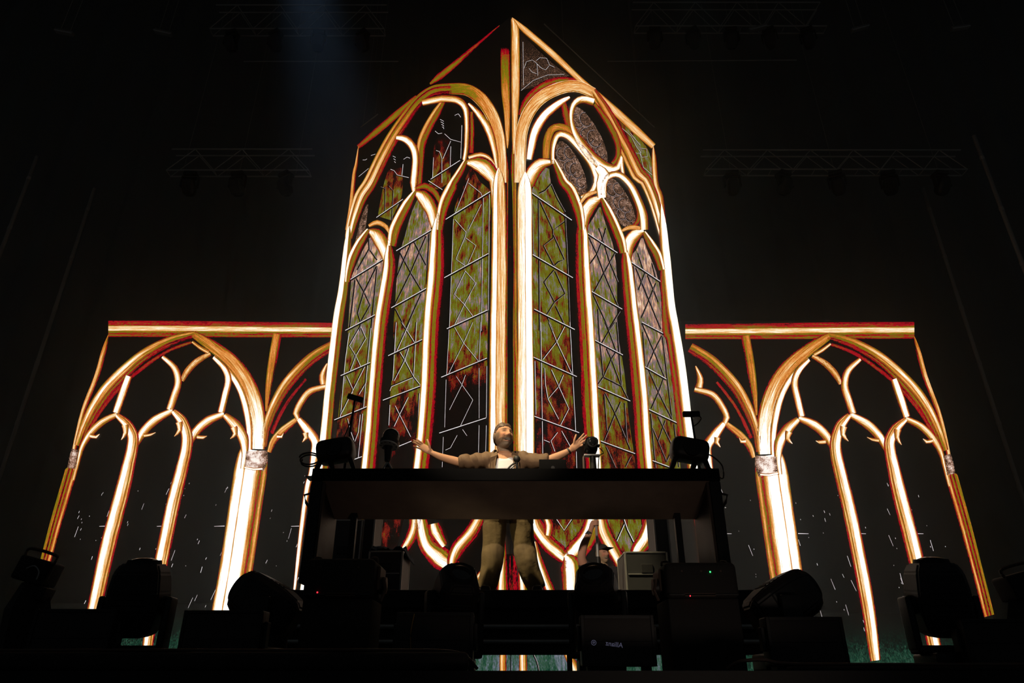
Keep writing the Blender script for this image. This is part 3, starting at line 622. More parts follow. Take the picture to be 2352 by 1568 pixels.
# ------------------------------------------------------------------ picture on the right face of the tower
def tower_right(par):
    def s(name, pts, prof, layer=2, gain=1.0, **k): return strip(name, PR, pts, prof, par, layer, gain, **k)
    s('seam_rib', [('B', 136, 95, 12), (165, 190, 70), (168, 450, 76), (168, 720, 76), (163, 950, 60), (156, 1150, 40), (152, 1310, 10)], 'gold', 4, 1.12)
    s('top_edge_band', [('B', 138, 85, 10), (255, 195, 56), (500, 405, 58), (750, 640, 52), (900, 768, 52), (1100, 952, 74), (1250, 1090, 74), (1412, 1240, 56)], 'gold', 3, 1.1)
    s('frame_rib', [('B', 1410, 1235, 46, .85), (1432, 1568, 50), ('D', 1590, 230, 66), (1618, 500, 70)], 'peach', 3, 1.1)
    s('frame_mullion', [('D', 1600, 300, 40), (1622, 600, 84), (1652, 900, 92), (1690, 1300, 92), (1738, 1568, 92), ('F', 1850, 500, 102), (1908, 1000, 104), (1932, 1200, 104), (1985, 1640, 105), ('P', 1640, 1460, 24)], 'frameR', 5)
    s('main_arch_rib', [('B', 872, 762, 92), (720, 702, 104), (560, 722, 112), (400, 805, 114), (290, 935, 112), (225, 1110, 108), (214, 1300, 100, 1.15), (208, 1568, 96, 1.3)], 'archG', 4)
    s('outer_arch_rib', [('B', 725, 655, 60), (560, 648, 66), (400, 705, 70), (270, 830, 66), (215, 960, 40)], 'dim', 2, .9)
    s('inner_arch_rib', [('B', 655, 800, 26), (560, 855, 66), (430, 965, 84), (345, 1105, 86), (310, 1250, 76), (290, 1360, 56)], 'white', 5, 1.1)
    s('main_arch_rib', [('B', 862, 740, 60, .95), (960, 890, 96), (1065, 1080, 110), (1170, 1280, 124), (1275, 1490, 134, 1.1), ('D', 1440, 60, 124, 1.2), (1510, 210, 116), (1565, 390, 100, 1.4), (1615, 620, 60, 1.6)], 'archL2', 4)
    s('tracery_stem', [('B', 590, 820, 30), (625, 950, 80), (660, 1100, 60)], 'dim', 4, 1.0)
    s('tracery_ring', [('B', 872, 842, 76), (765, 820, 70), (690, 870, 52), (668, 1000, 40), (710, 1140, 60), (800, 1275, 84), (910, 1385, 96), (1010, 1440, 90), (1085, 1430, 60), (1120, 1330, 40), (1125, 1420, 40), (1140, 1510, 30)], 'circle', 6, 1.0)
    s('tracery_ring', [('B', 880, 860, 30), (990, 1010, 56), (1080, 1190, 56), (1090, 1330, 50), (1040, 1400, 40)], 'dim', 5, 1.1)
    s('tracery_ring', [('B', 440, 1350, 60), (452, 1190, 70), (500, 1085, 66), (590, 1070, 62), (690, 1140, 84), (800, 1270, 96), (900, 1410, 112), (980, 1530, 130)], 'gold', 5, .75)
    s('tracery_ring', [('B', 500, 1400, 40), (500, 1260, 46), (545, 1140, 60), (640, 1150, 66), (760, 1270, 70), (860, 1400, 80), (900, 1520, 70), ('D', 950, 90, 60), (900, 190, 60), (800, 240, 50)], 'circle', 6, 1.0)
    s('tracery_trunk', [('B', 900, 1430, 60), (960, 1500, 110), ('D', 1000, 100, 110), (1005, 240, 90)], 'whiteflat', 7)
    s('tracery_ring', [('D', 1010, 210, 40), (1018, 100, 46), (1080, 20, 62), (1180, 10, 66), (1290, 110, 66), (1372, 270, 74), (1420, 420, 84), (1428, 560, 84)], 'circle', 7, 1.05)
    s('tracery_ring', [('D', 1280, 150, 26), (1365, 330, 44), (1375, 450, 46), (1320, 530, 40)], 'dim', 6, 1.1)
    # lancets
    s('lancet_rib', [('B', 505, 1360, 36), (560, 1480, 70), (600, 1568, 90), ('D', 690, 160, 110), (760, 330, 110), (790, 460, 90), (800, 560, 70)], 'limbR', 6, 1.05)
    s('lancet_rib', [('B', 510, 1385, 24), (400, 1400, 110), (330, 1470, 130), (285, 1568, 120), ('D', 250, 120, 110), (245, 300, 90)], 'circle', 4.6, .97, taper=4)
    s('lancet_rib', [('D', 1002, 235, 40), (910, 290, 130), (850, 380, 140), (824, 500, 100), (826, 720, 50)], 'circle', 4.6, 1.0, taper=4)
    s('lancet_rib', [('D', 1002, 240, 36), (1060, 360, 90), (1130, 510, 100), (1190, 660, 100), (1220, 790, 80)], 'limbR', 6, 1.05)
    s('lancet_rib', [('D', 1425, 570, 40), (1340, 610, 126), (1282, 695, 136), (1264, 810, 96), (1282, 960, 50)], 'circle', 4.6, 1.0, taper=4)
    s('lancet_crown', [('D', 1205, 570, 26), (1290, 535, 50), (1390, 545, 40)], 'gold', 7)
    s('lancet_crown', [('D', 790, 290, 30), (850, 215, 44), (950, 180, 30)], 'gold', 7)
    s('lancet_rib', [('D', 1425, 580, 36), (1490, 690, 80), (1560, 810, 90), (1605, 960, 70)], 'limbR', 6, 1.1)
    # mullions
    s('seam_groove', [('B', 145, 1200, 20), ('D', 112, 60, 80), (110, 1568, 98), ('F', 120, 500, 112), (118, 1640, 114)], 'groove', 3)
    s('mullion', [('D', 235, -20, 110), (235, 250, 150), (236, 1000, 152), (240, 1568, 152), ('F', 250, 700, 172), (252, 1640, 180), ('P', 1207, 1204, 40)], 'seamR', 5)
    s('mullion', [('D', 790, 400, 50), (803, 600, 130), (815, 1000, 156), (850, 1568, 162), ('F', 905, 700, 180), (932, 1200, 174), (955, 1640, 172), ('P', 1368, 1204, 38)], 'mullR', 5)
    s('mullion', [('D', 1228, 700, 46), (1256, 950, 122), (1300, 1400, 142), (1320, 1568, 150), ('F', 1420, 700, 166), (1452, 1200, 166), (1490, 1640, 168), ('P', 1490, 1204, 38)], 'mullR', 5)
    s('frame_mullion', [('D', 1610, 880, 46), (1650, 1568, 70), ('F', 1735, 200, 56), (1840, 1040, 66), (1880, 1400, 66)], 'dim', 3)
    w1 = [(400, .46), (470, .34), (560, .36), (700, .38), (800, .34), (850, .22), (930, .2), (1000, .1), (1060, .16)]
    w2 = [(470, .5), (600, .6), (700, .45), (780, .58), (850, .40), (940, .38), (1000, .18), (1080, .22)]
    w3 = [(540, .62), (700, .62), (800, .55), (900, .44), (960, .38), (1080, .26)]
    p1 = pane('lancet_pane', PR, ([('B', 440, 1430), ('D', 320, 110), (300, 180), (315, 700), (325, 1568), ('F', 345, 400), (360, 1000), (370, 1490), ('P', 1234, 1186)], [('B', 475, 1440), ('D', 500, 90), (640, 390), (665, 900), (690, 1568), ('F', 730, 500), (765, 1100), (780, 1490), ('P', 1329, 1186)]), par, w1)
    p2 = pane('lancet_pane', PR, ([('D', 985, 330), (935, 430), (865, 500), (870, 700), (900, 1100), (925, 1568), ('F', 985, 500), (1010, 1000), (1040, 1490), ('P', 1389, 1186)], [('D', 1000, 330), (1050, 500), (1120, 700), (1160, 1000), (1170, 1568), ('F', 1270, 500), (1320, 1000), (1390, 1490), ('P', 1469, 1186)]), par, w2)
    p3 = pane('lancet_pane', PR, ([('D', 1405, 640), (1360, 750), (1300, 800), (1300, 880), (1340, 1300), (1365, 1568), ('F', 1470, 500), (1500, 1000), (1540, 1490), ('P', 1504, 1186)], [('D', 1425, 640), (1480, 800), (1550, 960), (1600, 1200), (1630, 1568), ('F', 1720, 300), (1810, 1000), (1850, 1490), ('P', 1575, 1186)]), par, w3)
    pt = pane('spandrel_pane', PR, ([('B', 212, 220), (222, 500), (222, 738)], [('B', 222, 220), (480, 470), (660, 605)]), par, [(70, .05), (130, .14), (190, .2)], 0.6, 'ornate')
    pc = pane('spandrel_pane', PR, ([('B', 1060, 985), (1200, 1200), (1330, 1568)], [('B', 1080, 985), (1360, 1260), (1410, 1568)]), par, [(270, .2), (340, .36), (420, .45)], 0.6)
    def quat(cx, cy, rx, ry, lean):
        lt, rt = [], []
        for i in range(13):
            t = math.pi * i / 12; y = cy - ry * math.cos(t); w = rx * max(0.05, math.sin(t)); cxx = cx + lean * (-math.cos(t)) * ry
            lt.append(('P', cxx - w, y)); rt.append(('P', cxx + w, y + w * 0.35))
        p = pane('quatrefoil_pane', PR, (lt, rt), par, [(200, .36), (600, .38)], 0.6, 'ornate')
        for k, (ox, oy, q) in enumerate(((-.35, -.5, .5), (.25, -.55, .5), (-.1, .0, .55), (.3, .1, .6), (-.2, .45, .45), (.3, .55, .4))):
            px, py = cx + ox * rx + lean * oy * ry, cy + oy * ry
            pts = [(px + q * rx * .8 * math.cos(a), py + q * ry * .45 * math.sin(a) + q * rx * .25 * math.cos(a), 3.0) for a in [0.3 + j * 0.55 for j in range(9)]]
            strip('scroll_line', PR, [('P', *pts[0])] + pts[1:], 'lead', p, 2.0, .62, 'lead', step=4)
    quat(1352, 312, 33, 68, .42); quat(1312, 386, 29, 62, .36); quat(1424, 466, 29, 58, .36)
    def bars(p, lst, w=24):
        for a, b in lst: strip('lead_bar', PR, [(a[0], a[1], a[2], w), (b[0], b[1], b[2], w)], 'lead', p, 2.2, 1.0, 'lead', straight=True)
    def leads(p, lst, w=18):
        for q in lst:
            z = q[0]; strip('lead_came', PR, [(z, x, y, w) for x, y in q[1:]], 'leadD' if z == 'D' or (z == 'F' and p is not p1) else 'lead', p, 2.0, .95, 'lead', straight=True)
    bars(p1, [(('D', 295, 185), ('D', 705, 466)), (('D', 315, 810), ('D', 716, 1042)), (('D', 330, 1355), ('D', 735, 1560)), (('F', 308, 355), ('F', 778, 565)), (('F', 318, 965), ('F', 802, 1142))])
    bars(p2, [(('D', 848, 585), ('D', 1162, 792)), (('D', 900, 1175), ('D', 1210, 1356)), (('F', 965, 190), ('F', 1252, 342)), (('F', 955, 650), ('F', 1328, 816)), (('F', 992, 1215), ('F', 1378, 1357))])
    bars(p3, [(('D', 1295, 880), ('D', 1597, 1082)), (('F', 1450, 5), ('F', 1702, 137)), (('F', 1440, 440), ('F', 1700, 590)), (('F', 1484, 885), ('F', 1825, 1047)), (('F', 1535, 1420), ('F', 1830, 1530))])
    leads(p1, [('D', (500, 100), (440, 165), (380, 195)), ('D', (500, 100), (560, 240), (640, 380)), ('D', (385, 265), (520, 560), (640, 470)), ('D', (520, 560), (520, 640), (425, 715), (530, 920)), ('D', (525, 610), (635, 855), (570, 880), (530, 920)),
               ('D', (530, 960), (430, 1080), (535, 1280), (455, 1410), (520, 1568)), ('D', (540, 970), (640, 1195), (535, 1280)), ('D', (545, 1320), (640, 1520)), ('D', (375, 250), (380, 900), (385, 1568)), ('D', (640, 400), (665, 900), (690, 1568)),
               ('F', (490, 0), (570, 200), (725, 530)), ('F', (660, 30), (570, 200), (430, 380)), ('F', (405, 0), (425, 1350)), ('F', (705, 0), (735, 560), (765, 1120)), ('F', (445, 470), (455, 650), (480, 790)), ('F', (640, 540), (590, 660), (480, 790), (590, 1000)),
               ('F', (515, 490), (600, 680), (695, 890), (610, 1055)), ('F', (580, 1130), (510, 1220), (550, 1330)), ('F', (620, 1120), (720, 1300)), ('F', (440, 1215), (500, 1240)), ('F', (770, 1330), (775, 1500)), ('F', (345, 400), (355, 950)), ('D', (310, 250), (320, 800))])
    leads(p2, [('D', (980, 540), (1020, 660), (1085, 870), (1170, 1080)), ('D', (1050, 540), (1015, 660), (960, 800), (890, 900)), ('D', (880, 630), (960, 800), (1030, 990), (1170, 1320)), ('D', (1140, 790), (1030, 990), (930, 1180)), ('D', (920, 1200), (1080, 1550)), ('D', (1190, 1370), (1080, 1550)),
               ('D', (970, 1350), (980, 1568)), ('F', (1070, 0), (1110, 90), (1185, 300), (1135, 380), (1055, 560), (990, 650)), ('F', (1170, 0), (1110, 90), (1035, 220)), ('F', (1085, 270), (1135, 380), (1235, 650), (1305, 790)), ('F', (1055, 565), (1235, 657)),
               ('F', (1070, 730), (1175, 940), (1330, 1310)), ('F', (1230, 820), (1175, 940), (1060, 1220)), ('F', (1080, 1280), (1180, 1500)), ('F', (1000, 0), (1050, 550)), ('F', (1190, 0), (1240, 650)), ('F', (1060, 740), (1090, 1120)), ('F', (1270, 830), (1295, 1220)), ('F', (1335, 1380), (1280, 1490))])
    leads(p3, [('D', (1325, 920), (1370, 1440)), ('D', (1370, 790), (1430, 980)), ('D', (1350, 940), (1480, 1260), (1600, 1550)), ('D', (1440, 990), (1375, 1160)), ('D', (1550, 1090), (1480, 1260), (1405, 1440)), ('D', (1465, 1010), (1575, 1280)), ('D', (1510, 890), (1550, 1050)),
               ('F', (1450, 10), (1575, 300), (1680, 560), (1620, 720), (1545, 890)), ('F', (1655, 140), (1575, 300), (1505, 460), (1620, 720), (1760, 1000)), ('F', (1460, 100), (1515, 890)), ('F', (1660, 140), (1760, 1000)), ('F', (1615, 970), (1760, 1270)), ('F', (1690, 1010), (1615, 1225)),
               ('F', (1540, 940), (1590, 1500)), ('F', (1560, 1090), (1700, 1430)), ('F', (1745, 1340), (1700, 1440)), ('F', (1780, 1050), (1830, 1490))])
    leads(pt, [('B', (235, 300), (240, 690)), ('B', (222, 740), (330, 650), (460, 600), (610, 595)), ('B', (250, 540), (270, 480), (320, 465), (360, 495)), ('B', (360, 495), (370, 605)), ('B', (290, 540), (320, 575), (360, 590)), ('B', (360, 470), (390, 445), (450, 450), (475, 510), (440, 550), (400, 530), (360, 490)), ('B', (475, 510), (520, 530))], 9)
    leads(pc, [('B', (1130, 1080), (1210, 1150), (1260, 1250), (1300, 1300)), ('B', (1300, 1260), (1350, 1265), (1355, 1330), (1310, 1335), (1295, 1290)), ('B', (1250, 1300), (1290, 1310), (1320, 1430), (1400, 1500)), ('B', (1200, 1120), (1290, 1230))], 9)
    # lower tracery seen under the desk
    s('lower_rib', [('Q', 215, 120, 50), (260, 260, 90), (350, 390, 90), (440, 470, 90), (500, 530, 60)], 'lowrib', 6, wmul=1.55)
    s('lower_rib', [('Q', 330, 170, 30), (360, 240, 50), (350, 330, 40)], 'lowrib', 7, wmul=1.55)
    s('lower_rib', [('Q', 730, 150, 60), (690, 330, 110), (600, 450, 120), (500, 530, 70)], 'lowrib', 6, 1.25, wmul=1.55)
    s('lower_rib', [('Q', 500, 500, 30), (545, 580, 120), (550, 800, 100), (550, 950, 100)], 'lowrib', 7, 1.25, wmul=1.55)
    s('lower_rib', [('Q', 490, 540, 30), (490, 800, 40), (490, 950, 40)], 'dim', 7)
    s('lower_rib', [('Q', 790, 120, 50), (820, 290, 80), (890, 430, 80), (960, 560, 70), (1020, 700, 50)], 'lowrib', 6, wmul=1.55)
    s('lower_rib', [('Q', 1225, 150, 60), (1190, 330, 100), (1110, 450, 80), (1060, 560, 40)], 'lowrib', 6, 1.2, wmul=1.55)
    s('lower_rib', [('Q', 240, 380, 20), (280, 560, 50), (370, 800, 60), (420, 950, 60)], 'lowrib', 6, wmul=1.55)
    s('lower_rib', [('Q', 110, 520, 10), (135, 680, 50), (145, 800, 60), (150, 950, 60)], 'lowrib', 6, wmul=1.55)
    s('seam_rib', [('Q', 60, 500, 60), (60, 950, 90)], 'crim', 5)
    pane('lower_pane', PR, ([('Q', 370, 190), (400, 330), (480, 440)], [('Q', 690, 190), (600, 330), (500, 440)]), par, [(1190, .24), (1250, .3)])
    pane('lower_pane', PR, ([('Q', 850, 190), (880, 350), (960, 520), (1000, 600)], [('Q', 1170, 190), (1110, 400), (1060, 480), (1010, 600)]), par, [(1190, .36), (1300, .34)])
    for q in ((('Q', 990, 190, 20), (1020, 280, 20), (1080, 400, 20)), (('Q', 1000, 220, 18), (930, 375, 18)), (('Q', 420, 190, 16), (490, 290, 16), (560, 190, 16))):
        s('lower_came', list(q), 'lead', 5, 1, material='lead', straight=True)
    pane('ground_band', PR, ([('P', 1174, 1440), (1174, 1565)], [('P', 1640, 1440), (1660, 1565)]), par, [(1440, .35), (1500, .5), (1560, .52)], 0.4, 'ground')
    pane('ground_stripe', PR, ([('P', 1174, 1450), (1174, 1565)], [('P', 1190, 1450), (1191, 1565)]), par, [(1440, .66), (1560, .7)], 0.8, 'ground')
    pane('ground_stripe', PR, ([('P', 1254, 1450), (1290, 1565)], [('P', 1300, 1450), (1332, 1565)]), par, [(1440, .66), (1560, .7)], 0.8, 'ground')
    s('ground_bar', [('P', 1200, 1480, 17), (1201, 1560, 19)], 'peach', 2, 1.05)
    s('ground_bar', [('P', 1292, 1480, 12), (1332, 1560, 30)], 'peach', 2, 1.0)
    s('ground_line', [('P', 1222, 1498, 4), (1232, 1520, 4), (1238, 1545, 4)], 'lead', 2, .7, material='lead')
tower_right(scr_TR)
# ------------------------------------------------------------------ riser and booth
YM = 7.4     # depth at which the performer stands
def Z(py, depth): return at(1176, py, depth).z
def X(px, py, depth): return at(px, py, depth).x

def riser():
    y0, y1 = 6.85, 8.7; xl, xr = X(880, 1355, y0), X(1535, 1358, y0)
    xl, xr = -2.3, 2.35
    w = xr - xl; cx = (xl + xr) / 2
    t = thing('stage_riser', 'black stage riser under the booth with tubular front rails', 'riser', (cx, (y0 + y1) / 2, FLOOR))
    d = y1 - y0; h = RISER - FLOOR
    MB().box((0, 0, h - 0.08), (w, d, 0.16), 0.01).build('deck_board', 'deck', t)
    zt = [Z(1438, y0) - FLOOR, Z(1473, y0) - FLOOR]
    MB().box((0, -d / 2 + 0.06, (h - 0.16 + zt[0]) / 2 + 0.02), (w - 0.1, 0.03, h - 0.16 - zt[0] + 0.05)).build('front_valance', 'matte', t)
    for z in zt:
        MB().tube([(-w / 2 + 0.05, -d / 2 + 0.02, z), (w / 2 - 0.05, -d / 2 + 0.02, z)], 0.022, 10).build('rail', 'alu' if z == zt[0] else 'alu', t, smooth='auto')
    MB().box((0, -d / 2 + 0.05, (zt[1] + Z(1499, y0) - FLOOR) / 2 - 0.01), (w - 0.1, 0.03, zt[1] - (Z(1499, y0) - FLOOR) + 0.01)).build('lower_valance', 'matte', t)
    MB().box((0, -d / 2 + 0.07, (zt[0] + zt[1]) / 2), (w - 0.1, 0.02, zt[0] - zt[1])).build('middle_valance', 'matte', t)
    for px in (-w / 2 + 0.06, -0.62, 0.62, w / 2 - 0.06):
        for py in (-d / 2 + 0.12, d / 2 - 0.12):
            MB().tube([(px, py, 0), (px, py, h - 0.16)], 0.03, 10).build('leg', 'matte', t, smooth='auto')
riser()

def booth():
    y0 = 6.35; zt = Z(1075, y0); zf = Z(1103, y0)
    xl, xr = X(718, 1076, y0), X(1652, 1080, y0); cx = (xl + xr) / 2; w = xr - xl
    t = thing('dj_booth', 'wide black performance booth with a brown sloping underside', 'booth', (cx, y0, RISER))
    zt -= RISER; zf -= RISER; yb = 0.62; zb = Z(1191, y0 + yb) - RISER
    MB().box((0, 0.36, (zt + zf) / 2), (w, 0.72, zt - zf), 0.006).build('desk_top', 'dull', t)
    pts = lambda x: [(x, 0.012, zf - 0.002), (x, yb, zb), (x, yb + 0.03, zb), (x, yb + 0.03, zf - 0.002)]
    a, b = pts(-w / 2 + 0.10), pts(w / 2 - 0.10)
    MB().add(a + b, [(0, 1, 2, 3), (7, 6, 5, 4), (0, 4, 5, 1), (1, 5, 6, 2), (2, 6, 7, 3), (3, 7, 4, 0)]).build('sloped_underside', 'booth', t)
    for s in (-1, 1):
        MB().box((s * (w / 2 - 0.05), 0.36, zf / 2 - 0.002), (0.10, 0.70, zf - 0.004), 0.006).build('side_panel', 'desk_edge', t)
        MB().box((s * (w / 2 - 0.115), 0.05, zf / 2 - 0.002), (0.022, 0.05, zf - 0.01)).build('corner_strip', 'post', t)
        MB().box((s * (w / 2 - 0.31), 0.55, zf / 2 - 0.02), (0.06, 0.06, zf - 0.06)).build('inner_post', 'desk_edge', t)
        zz = Z(1148, y0) - RISER
        MB().tube([(s * (w / 2), 0.1, zz + 0.09), (s * (w / 2 + 0.075), 0.1, zz + 0.07), (s * (w / 2 + 0.05), 0.1, zz + 0.0), (s * (w / 2), 0.1, zz - 0.06)], 0.012, 8).build('side_handle', 'matte', t)
    return t, y0, zt + RISER
BOOTH, YB, ZDESK = booth()

# ------------------------------------------------------------------ flight cases and racks behind the booth
def case(px0, px1, py0, py1, depth, dd, label, knob=True, name='flight_case', base=None, col='case'):
    p0 = at(px0, py0, depth); p1 = at(px1, py0, depth)
    zb = base if base is not None else RISER
    w = p1.x - p0.x; h = p0.z - zb; cx = (p0.x + p1.x) / 2
    t = thing(name, label, 'flight case', (cx, depth + dd / 2, zb))
    MB().box((0, 0, h / 2), (w, dd, h), 0.012).build('case_body', col, t)
    e = 0.018
    for sx in (-1, 1):
        for sy in (-1, 1):
            MB().box((sx * (w / 2 - e / 2 + 0.003), sy * (dd / 2 - e / 2 + 0.003), h / 2), (e, e, h - 0.02), 0.003).build('edge_extrusion', 'alu', t)
        for zz in (e / 2, h - e / 2):
            MB().box((sx * (w / 2 - e / 2 + 0.004), 0, zz), (e, dd - 2 * e, e), 0.003).build('edge_extrusion', 'alu', t)
    for sy in (-1, 1):
        for zz in (e / 2, h - e / 2):
            MB().box((0, sy * (dd / 2 - e / 2 + 0.004), zz), (w - 2 * e, e, e), 0.003).build('edge_extrusion', 'alu', t)
    if knob:
        MB().box((0, -dd / 2 - 0.006, h * 0.62), (min(0.12, w * 0.4), 0.012, 0.09), 0.004).build('latch', 'case_dark', t)
        MB().box((0, -dd / 2 - 0.004, h * 0.5), (w - 0.05, 0.008, 0.012)).build('lid_seam', 'alu', t)
    return t, (cx, depth, zb + h, w)
c1, i1 = case(848, 926, 1264, 1355, 7.45, 0.55, 'grey flight case under a blue cloth, left inside the booth')
c2, i2 = case(752, 834, 1192, 1355, 8.0, 0.5, 'tall grey equipment rack at the left end of the booth', name='equipment_rack')
c3, i3 = case(839, 866, 1150, 1262, 8.05, 0.45, 'narrow dark rack panel between grey rack and blue cloth', knob=False, name='equipment_rack', col='case_dark')
c4, i4 = case(1434, 1532, 1266, 1360, 7.5, 0.55, 'grey flight case at the right end inside the booth')
c5, i5 = case(1497, 1530, 1150, 1262, 8.1, 0.42, 'narrow grey rack standing behind the right flight case', knob=False, name='equipment_rack')
def cloth():
    cx, dep, z, w = i1
    mb = MB(); n = 26; vs = []; fs = []
    for i in range(n + 1):
        for j in range(n + 1):
            u, v = i / n, j / n
            x = (u - .5) * (w + 0.10); y = (v - .35) * 0.5
            h = 0.035 + 0.05 * mnoise.noise((u * 5, v * 5, 3.3)) + 0.035 * mnoise.noise((u * 11, v * 9, 1.1))
            over = max(0, abs(x) - w / 2 + 0.0) ; hang = max(0, -0.0 - (y + 0.175))
            z_ = max(0.008, h) * (1 - min(1, over / 0.05)) - over * 1.5
            vs.append((x, y, z_ + 0.014))
    for i in range(n):
        for j in range(n):
            a = i * (n + 1) + j; fs.append((a, a + 1, a + n + 2, a + n + 1))
    o = mb.add(vs, fs).build('folded_cloth', 'cloth_blue', None, smooth=True, loc=(cx, dep + 0.27, z))
    o.modifiers.new('thickness', 'SOLIDIFY').thickness = 0.008
    tag(o, 'crumpled dark blue cloth lying on the left flight case', 'cloth')
cloth()

# ------------------------------------------------------------------ stage lights
def oct_loft(secs, n=8):
    """secs: (z, half_width_x, half_depth_y, chamfer) -> head body along +z with chamfered rectangular sections"""
    mb = MB(); vs = []; fs = []
    for z, a, b, c in secs:
        vs += [(-a + c, -b, z), (a - c, -b, z), (a, -b + c, z), (a, b - c, z), (a - c, b, z), (-a + c, b, z), (-a, b - c, z), (-a, -b + c, z)]
    for i in range(len(secs) - 1):
        for k in range(8):
            p = i * 8 + k; q = i * 8 + (k + 1) % 8; fs.append((p, q, q + 8, p + 8))
    fs.append(tuple(range(8))[::-1]); fs.append(tuple(range((len(secs) - 1) * 8, len(secs) * 8)))
    return mb.add(vs, fs)
def moving_head(label, loc, s=1.0, pan=0, tilt=0, yoke_h=0.30, group=None, simple=False, flip=False):
    """base, fork with two arms and a head that tilts about the x axis between the arms; loc = underside of the base"""
    t = thing('moving_head_light', label, 'stage light', loc, 0, group)
    if flip: t.rotation_euler = (math.pi, 0, 0)
    t.scale = (s, s, s)
    MB().box((0, 0, 0.06), (0.36, 0.30, 0.11), 0.02).build('base', 'black', t, smooth='auto')
    R = Matrix.Rotation(pan, 4, 'Z')
    zc = 0.14 + yoke_h
    yk = MB()
    yk.box((0, 0, 0.135), (0.46, 0.13, 0.05), 0.015, R)
    for sx in (-1, 1):
        yk.box((sx * 0.215, 0, 0.13 + (yoke_h + 0.06) / 2), (0.045, 0.13, yoke_h + 0.06), 0.015, R)
    yk.build('yoke', 'black', t, smooth='auto')
    H = R @ Matrix.Translation((0, 0, zc)) @ Matrix.Rotation(tilt, 4, 'X')
    hd = oct_loft([(-0.20, 0.09, 0.09, 0.03), (-0.17, 0.135, 0.125, 0.04), (-0.05, 0.17, 0.15, 0.05), (0.08, 0.17, 0.155, 0.05), (0.20, 0.155, 0.15, 0.055), (0.26, 0.125, 0.125, 0.05)])
    h = MB().add(hd.v, hd.f, H).build('head', 'black', t)
    bm = bmesh.new(); bm.from_mesh(h.data); bmesh.ops.bevel(bm, geom=bm.edges[:], offset=0.012, segments=2, affect='EDGES'); bm.to_mesh(h.data); bm.free()
    MB().loft([(0, 0, 0.255), (0, 0, 0.285)], [0.112, 0.105], 28, mtx=H).build('lens_hood', 'rubber', h, smooth='auto')
    g = MB().sphere((0, 0, 0.272), (0.092, 0.092, 0.03), 28, 10, H).build('lens', 'glass', h, smooth=True)
    if not simple:
        for sx in (-1, 1):
            MB().loft([H @ Vector((sx * 0.165, 0, 0)), H @ Vector((sx * 0.20, 0, 0))], [0.06, 0.06], 20, up=(0, 1, 0.01)).build('tilt_hub', 'rubber', t, smooth='auto')
        MB().tube([(-0.10, 0.14, -0.1), (-0.10, 0.19, -0.08), (-0.10, 0.19, 0.10), (-0.10, 0.14, 0.12)], 0.009, 8, H, smooth=4).build('head_handle', 'rubber', h)
        for k in range(4):
            MB().box((0, -0.152, -0.03 + 0.035 * k), (0.2, 0.01, 0.012), 0.003, H).build('cooling_fin', 'rubber', h)
    return t
MH = 'moving heads along the stage front'
def mh(px, d, label, **k): return moving_head(label, (X(px, 1480, d), d, FLOOR), group=MH, **k)
mh(296, 5.15, 'upright moving head light between the two leftmost dark panels', s=1.04, pan=0.05, tilt=math.radians(8), yoke_h=0.27)
mh(2180, 5.2, 'upright moving head light in front of the right screen edge', s=1.06, pan=-0.05, tilt=math.radians(8), yoke_h=0.27)
mh(612, 5.5, 'moving head light tilted toward the left, beside the red-lit lamp case', s=1.08, pan=math.radians(88), tilt=math.radians(-62), yoke_h=0.27)
mh(1800, 5.4, 'moving head light tilted toward the right, beside the green-lit lamp case', s=1.08, pan=math.radians(-88), tilt=math.radians(-62), yoke_h=0.27)
mh(1040, 5.9, 'moving head light with glinting lens left of the performer\'s feet', s=0.98, pan=math.radians(18), tilt=math.radians(52), yoke_h=0.42)
mh(1378, 5.9, 'moving head light with glinting lens right of the performer\'s feet', s=0.98, pan=math.radians(-14), tilt=math.radians(52), yoke_h=0.42)

# dark LED panels with glossy faces, along the stage front
def led_panel(px0, px1, py0, d, label, text=False):
    a = at(px0, py0, d); b = at(px1, py0, d); w = b.x - a.x; zf = 0.035; h = a.z - FLOOR - zf
    t = thing('strobe_panel', label, 'light panel', ((a.x + b.x) / 2, d + 0.07, FLOOR), 0, 'dark strobe panels along the stage front')
    MB().box((0, 0, zf + h / 2), (w, 0.14, h), 0.01).build('housing', 'black', t, smooth='auto')
    bw = 0.022
    f = MB().box((0, -0.068, zf + h / 2 + 0.0), (w - 2 * bw, 0.008, h - 2 * bw)).build('front_window', 'panel', t)
    MB().box((0, -0.0735, zf + h * 0.48), (w - 2 * bw, 0.003, 0.006)).build('window_seam', 'rubber', t)
    for sx in (-1, 1):
        MB().box((sx * (w / 2 - bw / 2), -0.073, zf + h / 2), (bw, 0.012, h), 0.003).build('bezel_side', 'black', t)
        MB().box((sx * (w / 2 - 0.06), 0, zf / 2), (0.05, 0.12, zf)).build('foot', 'rubber', t)
        MB().box((sx * (w / 2 + 0.012), 0.01, zf + h * 0.55), (0.024, 0.07, h * 0.5), 0.006).build('side_bracket', 'black', t)
    for zz in (zf + bw / 2, zf + h - bw / 2):
        MB().box((0, -0.073, zz), (w - 2 * bw, 0.012, bw), 0.003).build('bezel_rail', 'black', t)
    return t, w, h, zf
led_panel(84, 268, 1398, 4.85, 'dark strobe panel at the far left of the stage front')
led_panel(425, 606, 1401, 4.85, 'dark strobe panel in front of the left clustered column')
lp, w_, h_, z_ = led_panel(912, 1088, 1406, 4.95, 'dark strobe panel with a thin amber cable across its face')
MB().tube([(-w_ * 0.27, -0.082, z_ + h_ * 0.97), (-w_ * 0.30, -0.088, z_ + h_ * 0.6), (-w_ * 0.275, -0.082, z_ + h_ * 0.08)], 0.0035, 6, smooth=6).build('front_cable', mat('amber_cable', (0.45, 0.25, 0.06), 0.5), lp)
